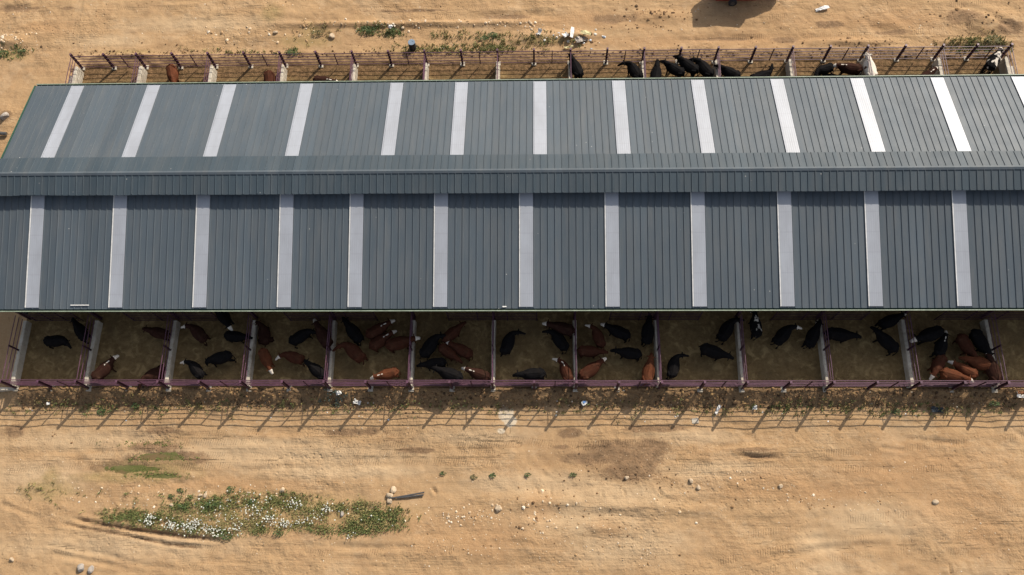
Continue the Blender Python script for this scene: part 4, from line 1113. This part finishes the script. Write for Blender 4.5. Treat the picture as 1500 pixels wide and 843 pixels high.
for i, a in enumerate([
    (339, 717, .34, .4, 'round green weed just above the top edge of the flower patch'),
    (649, 694, .24, .35, 'small dark green weed right of the two pipes, leftmost of its row'),
    (722, 697, .22, .25, 'tiny green weed between two bigger ones on the bare yard'),
    (773, 696, .24, .35, 'dark green weed on bare sand left of the damp patch'),
    (839, 696, .26, .3, 'small weed on the pale bank just left of the damp patch'),
    (694, 699, .24, .25, 'yellowish small weed in the row on the bare yard', 'leaf_dry'),
    (311, 738, .6, .6, 'broad leafy weed in the upper left of the flower patch'),
    (268, 742, .4, .4, 'dark weed at the left shoulder of the flower patch'),
    (331, 786, .55, .5, 'bushy green weed on the bottom tip of the flower patch'),
    (252, 727, .26, .3, 'small weed left above the flower patch, lower of a pair'),
    (265, 719, .26, .3, 'small weed left above the flower patch, upper of a pair'),
    (408, 781, .4, .35, 'low green weed below the middle of the flower patch'),
    (371, 735 + 500 - 500, .3, .4, 'green weed in the dry middle of the flower patch'),
    (540, 46, .8, .6, 'large dark green bush behind the back fence left of the barrel'),
    (576, 47, .7, .6, 'dark green bush with pale litter left of the barrel'),
    (430, 78, .5, .6, 'green bush rising right behind the rails of the back fence'),
    (722, 53, .5, .5, 'green bush between barrel and rubbish heap behind the fence'),
    (710, 58, .45, .4, 'darker smaller bush left below the green bush near rubbish'),
    (36, 77, .6, .5, 'dark green bush at upper left, right one of two'),
    (6, 80, .6, .5, 'dark green bush at upper left, cut by picture edge'),
    (1452, 60, .7, .6, 'olive bush behind the right end of the back fence', 'leaf_dry'),
    (466, 50, .6, .5, 'dry straggly bush behind the back fence among pale stones', 'leaf_dry'),
    (199, 595, .3, .4, 'bright green weed under the front fence near the left end'),
    (150, 603, .4, .3, 'grey green weed in rail shadows near the left end'),
    (1312, 604, .35, .35, 'green weed in the fence shadow below the eleventh front pen'),
    (1455, 592, .45, .4, 'green weed in the fence shadow near the right edge'),
    ]):
    if a[4]: weed(*a, seed=i)

# ------------------------------------------------------------------ loose things
# two pipes
for (p0, p1), lab in ((((570, 731), (622, 722)), 'upper of two dark metal pipes lying on the sand by pale stones'), (((582, 730), (621, 725.5)), 'lower of two dark metal pipes lying on the sand by pale stones')):
    a = on_ground(*p0); b = on_ground(*p1)
    m = MB(); z = max(a[2], b[2]) + .12
    m.tube([(a[0], a[1], z), (b[0], b[1], z)], .055, 10)
    tag(m.build('metal_pipe', 'steel', smooth=False), lab, 'pipe', 'pipes lying in the yard')
a = on_ground(-30, 196); b = on_ground(17, 198)
m = MB(); m.tube([(a[0], a[1], .12), (b[0] - .3, b[1], .10)], .14, 12)
tag(m.build('drain_pipe', 'steel'), 'dark pipe leading to the left gable end of the barn', 'pipe')
# barrel
x, y, z = on_ground(605, 72)
br = tag(empty('barrel', (x, y, z)), 'dark plastic barrel with blue grey lid standing behind the back fence', 'barrel')
m = MB(); m.tube([(0, 0, 0), (0, 0, .05), (0, 0, .3), (0, 0, .32), (0, 0, .6), (0, 0, .62), (0, 0, .88), (0, 0, .92)], [.27, .29, .30, .315, .315, .30, .29, .28], 24)
m.build('drum', 'plastic_dark', br)
m = MB(); m.tube([(0, 0, .921), (0, 0, .96)], [.30, .29], 24); m.tube([(.12, .1, .96), (.12, .1, .985)], .04, 10); m.build('lid', 'plastic_blue', br)
# rubbish
def sheet(px, py, L, W, rz, mat, name, label, cat, seed, lift=.08, crump=.08, tilt=0.0, group='litter lying about the yard'):
    x, y, z = on_ground(px, py); rr = random.Random(seed); m = MB(); nx, ny = 9, 6; th = .012; vs_ = []
    for lay in (0, 1):
        for j in range(ny):
            for i in range(nx):
                u = i / (nx - 1) - .5; v = j / (ny - 1) - .5
                rr2 = random.Random(seed * 1000 + j * 20 + i)
                e = 1 + .12 * math.sin(5 * v * 3 + seed)
                vs_.append((u * L * e, v * W * (1 + .15 * math.sin(7 * u + seed)), (crump * rr2.random() + crump * .8 * math.sin(4 * u + seed) + tilt * v + (th if lay else 0))))
    K = nx * ny; fs_ = []
    for j in range(ny - 1):
        for i in range(nx - 1):
            q = j * nx + i; fs_ += [(q, q + nx, q + nx + 1, q + 1), (K + q, K + q + 1, K + q + nx + 1, K + q + nx)]
    rim = [i for i in range(nx)] + [j * nx + nx - 1 for j in range(1, ny)] + [(ny - 1) * nx + i for i in range(nx - 2, -1, -1)] + [j * nx for j in range(ny - 2, 0, -1)]
    fs_ += [(rim[k], rim[(k + 1) % len(rim)], K + rim[(k + 1) % len(rim)], K + rim[k]) for k in range(len(rim))]
    m.add(vs_, fs_); o = m.build(name, mat); o.location = (x, y, z + lift); o.rotation_euler = (0, 0, R(rz))
    return tag(o, label, cat, group)
sheet(838, 50, 1.0, .28, 82, 'plastic_white', 'board', 'white upright board strip in the rubbish heap behind the back fence', 'board', 1, .22, .04, .1)
sheet(858, 51, .9, .35, -10, 'plastic_yellow', 'plastic_sheet', 'yellowish sheet on the rubbish heap behind the back fence', 'litter', 2, .2)
sheet(852, 60, 1.1, .5, 20, 'stone_grey', 'plastic_sheet', 'greyish crumpled sheet at the foot of the rubbish heap', 'litter', 3, .12, .18)
sheet(828, 53, .5, .4, 40, 'plastic_white', 'plastic_sheet', 'off white scrap left of the board on the rubbish heap', 'litter', 4, .1, .12)
sheet(790, 49, .55, .3, 70, 'plastic_white', 'plastic_bag', 'white bag alone left of the rubbish heap', 'litter', 5, .1, .14)
sheet(833, 71, .75, .2, 5, 'plastic_yellow', 'plastic_sheet', 'cream strip lying against the back fence below the rubbish heap', 'litter', 6, .15, .08)
sheet(1204, 14, 1.15, .32, 14, 'plastic_white', 'plastic_sheet', 'bright white sheet lying on sand right of the red wagon', 'litter', 7, .08, .08)
sheet(574, 45, .4, .3, 60, 'plastic_white', 'plastic_bag', 'pale bag caught in the bush left of the barrel', 'litter', 8, .5, .12)
o = sheet(856, 591, .42, .3, 30, 'plastic_white', 'feed_sack', 'blue and white packet below the front fence in the middle', 'litter', 9, .12, .05)
sheet(856, 590, .2, .16, 30, 'blue', 'print', None, None, 10, .185, .02, group=None)
pr = [q for q in bpy.data.objects if q.name.startswith('print')][0]
bpy.context.view_layer.update()
pr.parent = o; pr.matrix_parent_inverse = o.matrix_basis.inverted()
sheet(524, 590, .55, .3, -20, 'plastic_white', 'plastic_bag', 'white torn bag below the fifth front pen', 'litter', 11, .1, .12)
sheet(1051, 601, .7, .2, 60, 'plastic_white', 'plastic_bag', 'pale twisted rag across a post shadow below the front fence', 'litter', 12, .1, .08)
sheet(1105, 598, .3, .3, 0, 'plastic_white', 'plastic_bag', 'small white bag below the tenth front pen', 'litter', 13, .1, .1)
sheet(497, 577, .4, .28, 15, 'plastic_white', 'plastic_bag', 'bluish white bag near the dirt below the fifth pen divider', 'litter', 14, .15, .1)
sheet(72, 592, .22, .2, 15, 'plastic_white', 'plastic_bag', 'tiny white scrap below the first front pen', 'litter', 15, .12, .06)
sheet(1372, 601, .9, .4, -5, 'plastic_dark', 'plastic_sheet', 'dark sheet in the fence shadow below the twelfth front pen', 'litter', 16, .08, .08)
sheet(1496, 580, .8, .4, -12, 'plastic_white', 'plastic_sheet', 'white scrap beside the fence at the right picture edge', 'litter', 17, .15, .1)
sheet(1494, 577, .6, .25, -12, 'rust', 'cardboard', 'brown scrap on a white one at the right picture edge', 'litter', 18, .3, .08)
x, y, z = on_ground(1018, 617)
m = MB(); m.box(-.26, .26, -.2, .2, -.05, .06)
o = m.build('concrete_block', 'concrete', bevel=.03); o.location = (x, y, z); o.rotation_euler = (0, 0, .1)
tag(o, 'small pale concrete slab among rail shadows below the ninth front pen', 'slab')
# metal strip left on the front eave
def on_slope(px, py):
    d = RM @ np.array([(px - 750) / CF, -(py - 421.5) / CF, -1.0])
    s = (ZE + MS * (CP[1] - YS) - CP[2]) / (d[2] - MS * d[1]); return CP + s * d
a, b = on_slope(104, 448), on_slope(131, 448)
m = MB(); m.box(a[0], b[0], a[1] - .02, a[1] + .04, a[2] + .06, a[2] + .08)
tag(m.build('metal_strip', 'white_trim'), 'pale metal strip lying on the front roof edge near the left', 'metal strip')
a = on_slope(739, 450)
m = MB(); m.box(a[0] - .14, a[0] + .14, a[1] - .04, a[1] + .04, a[2] + .06, a[2] + .10)
tag(m.build('metal_offcut', 'white_trim'), 'small white offcut on the front roof edge at the middle', 'offcut')

# red single axle wagon ---------------------------------------------
wx, wy, wz = on_ground(1072, 10)
wg = tag(empty('farm_wagon', (wx, wy, wz)), 'red single axle farm wagon cut by the top picture edge', 'wagon')
m = MB()
xa, xb, ya, yb = -1.75, 2.25, .18, 2.1
lo = [(xa + .3, ya + .08, .44), (xb - .3, ya + .08, .44), (xb - .35, yb - .3, .44), (xa + .35, yb - .3, .44)]
hi = [(xa, ya, 1.6), (xb, ya, 1.6), (xb, yb, 1.6), (xa, yb, 1.6)]; tp_ = [(x_, y_, 2.1) for x_, y_, z_ in hi]
inn = [(x_ + (.05 if x_ < 0 else -.05), y_ + (.05 if y_ < 1 else -.05), 2.1) for x_, y_, z_ in hi]; bot = [(x_ * .9, y_ + (.05 if y_ < 1 else -.05), .75) for x_, y_, z_ in lo]
m.add(lo + hi + tp_ + inn + bot, [(3, 2, 1, 0)] + [(a_ + k, a_ + (k + 1) % 4, a_ + 4 + (k + 1) % 4, a_ + 4 + k) for a_ in (0, 4, 8, 12) for k in range(4)] + [(16, 17, 18, 19)])
m.build('hopper', 'red', wg)
m = MB(); m.box(-1.6, 2.2, .55, .67, .30, .437); m.box(-1.6, 2.2, 1.6, 1.72, .30, .437); m.box(-.07, .07, .2, 2.1, .22, .297); m.box(2.2, 3.9, 1.05, 1.2, .32, .42); m.build('chassis', 'rust', wg)
for yy in (.02, 2.06):
    m = MB(); m.tube([(0, yy - .02, .36), (0, yy + .02, .36), (0, yy + .2, .36), (0, yy + .24, .36)], [.31, .36, .36, .31], 28); wh = m.build('wheel', 'rubber', wg)
    m = MB(); m.tube([(0, yy - .035, .36), (0, yy + .255, .36)], .19, 20); m.build('rim', 'steel', wh)
for xx in (-1.2, -.3, .8, 1.8):
    m = MB(); m.box(xx - .04, xx + .04, ya - .05, ya - .004, 1.57, 2.07); m.build('rib', 'red', wg)
m = MB()
m.add([(2.3, .7, .62), (4.3, 1.0, .62), (4.3, 1.8, .62), (2.3, 1.9, .62), (2.3, .7, 1.9), (3.3, .85, 1.8), (4.3, 1.0, 1.3), (4.3, 1.8, 1.3), (3.3, 1.85, 1.8), (2.3, 1.9, 1.9)],
      [(3, 2, 1, 0), (0, 1, 6, 5, 4), (3, 9, 8, 7, 2), (4, 5, 8, 9), (5, 6, 7, 8), (1, 2, 7, 6), (0, 4, 9, 3)])
m.build('shadow_block', 'red', wg)  # unseen body added to cast the right part of the wagon's shadow
m = MB(); m.tube([(3.4, 1.12, .0), (3.4, 1.12, .8)], .04, 8); m.build('jack', 'steel', wg)
# straw heap beside the wagon and in the right end pen
def heap(x, y, z, rx, ry, h, mat, name, label, cat, seed):
    m = MB(); n_, k_ = 36, 9; vs_ = [(0, 0, h)]
    for j in range(1, k_ + 1):
        q = j / k_
        for i in range(n_):
            a = 6.283 * i / n_; e = 1 + .25 * (vnoise(np.array([math.cos(a) * 2.2 + seed]), np.array([math.sin(a) * 2.2]), seed)[0] - .5) * 2
            zz = h * (1 - q ** 1.4) * (.8 + .4 * vnoise(np.array([q * rx * math.cos(a) * 3]), np.array([q * ry * math.sin(a) * 3 + seed]), 4)[0]) - (.08 if j == k_ else 0)
            vs_.append((rx * q * e * math.cos(a), ry * q * e * math.sin(a), zz))
    fs_ = [(0, 1 + i, 1 + (i + 1) % n_) for i in range(n_)] + [(1 + j * n_ + i, 1 + j * n_ + (i + 1) % n_, 1 + (j + 1) * n_ + (i + 1) % n_, 1 + (j + 1) * n_ + i) for j in range(k_ - 1) for i in range(n_)]
    m.add(vs_, fs_); o = m.build(name, mat, smooth=True); o.location = (x, y, z); return tag(o, label, cat)

scene.render.resolution_x, scene.render.resolution_y = 1024, 575
scene.render.engine = 'CYCLES'
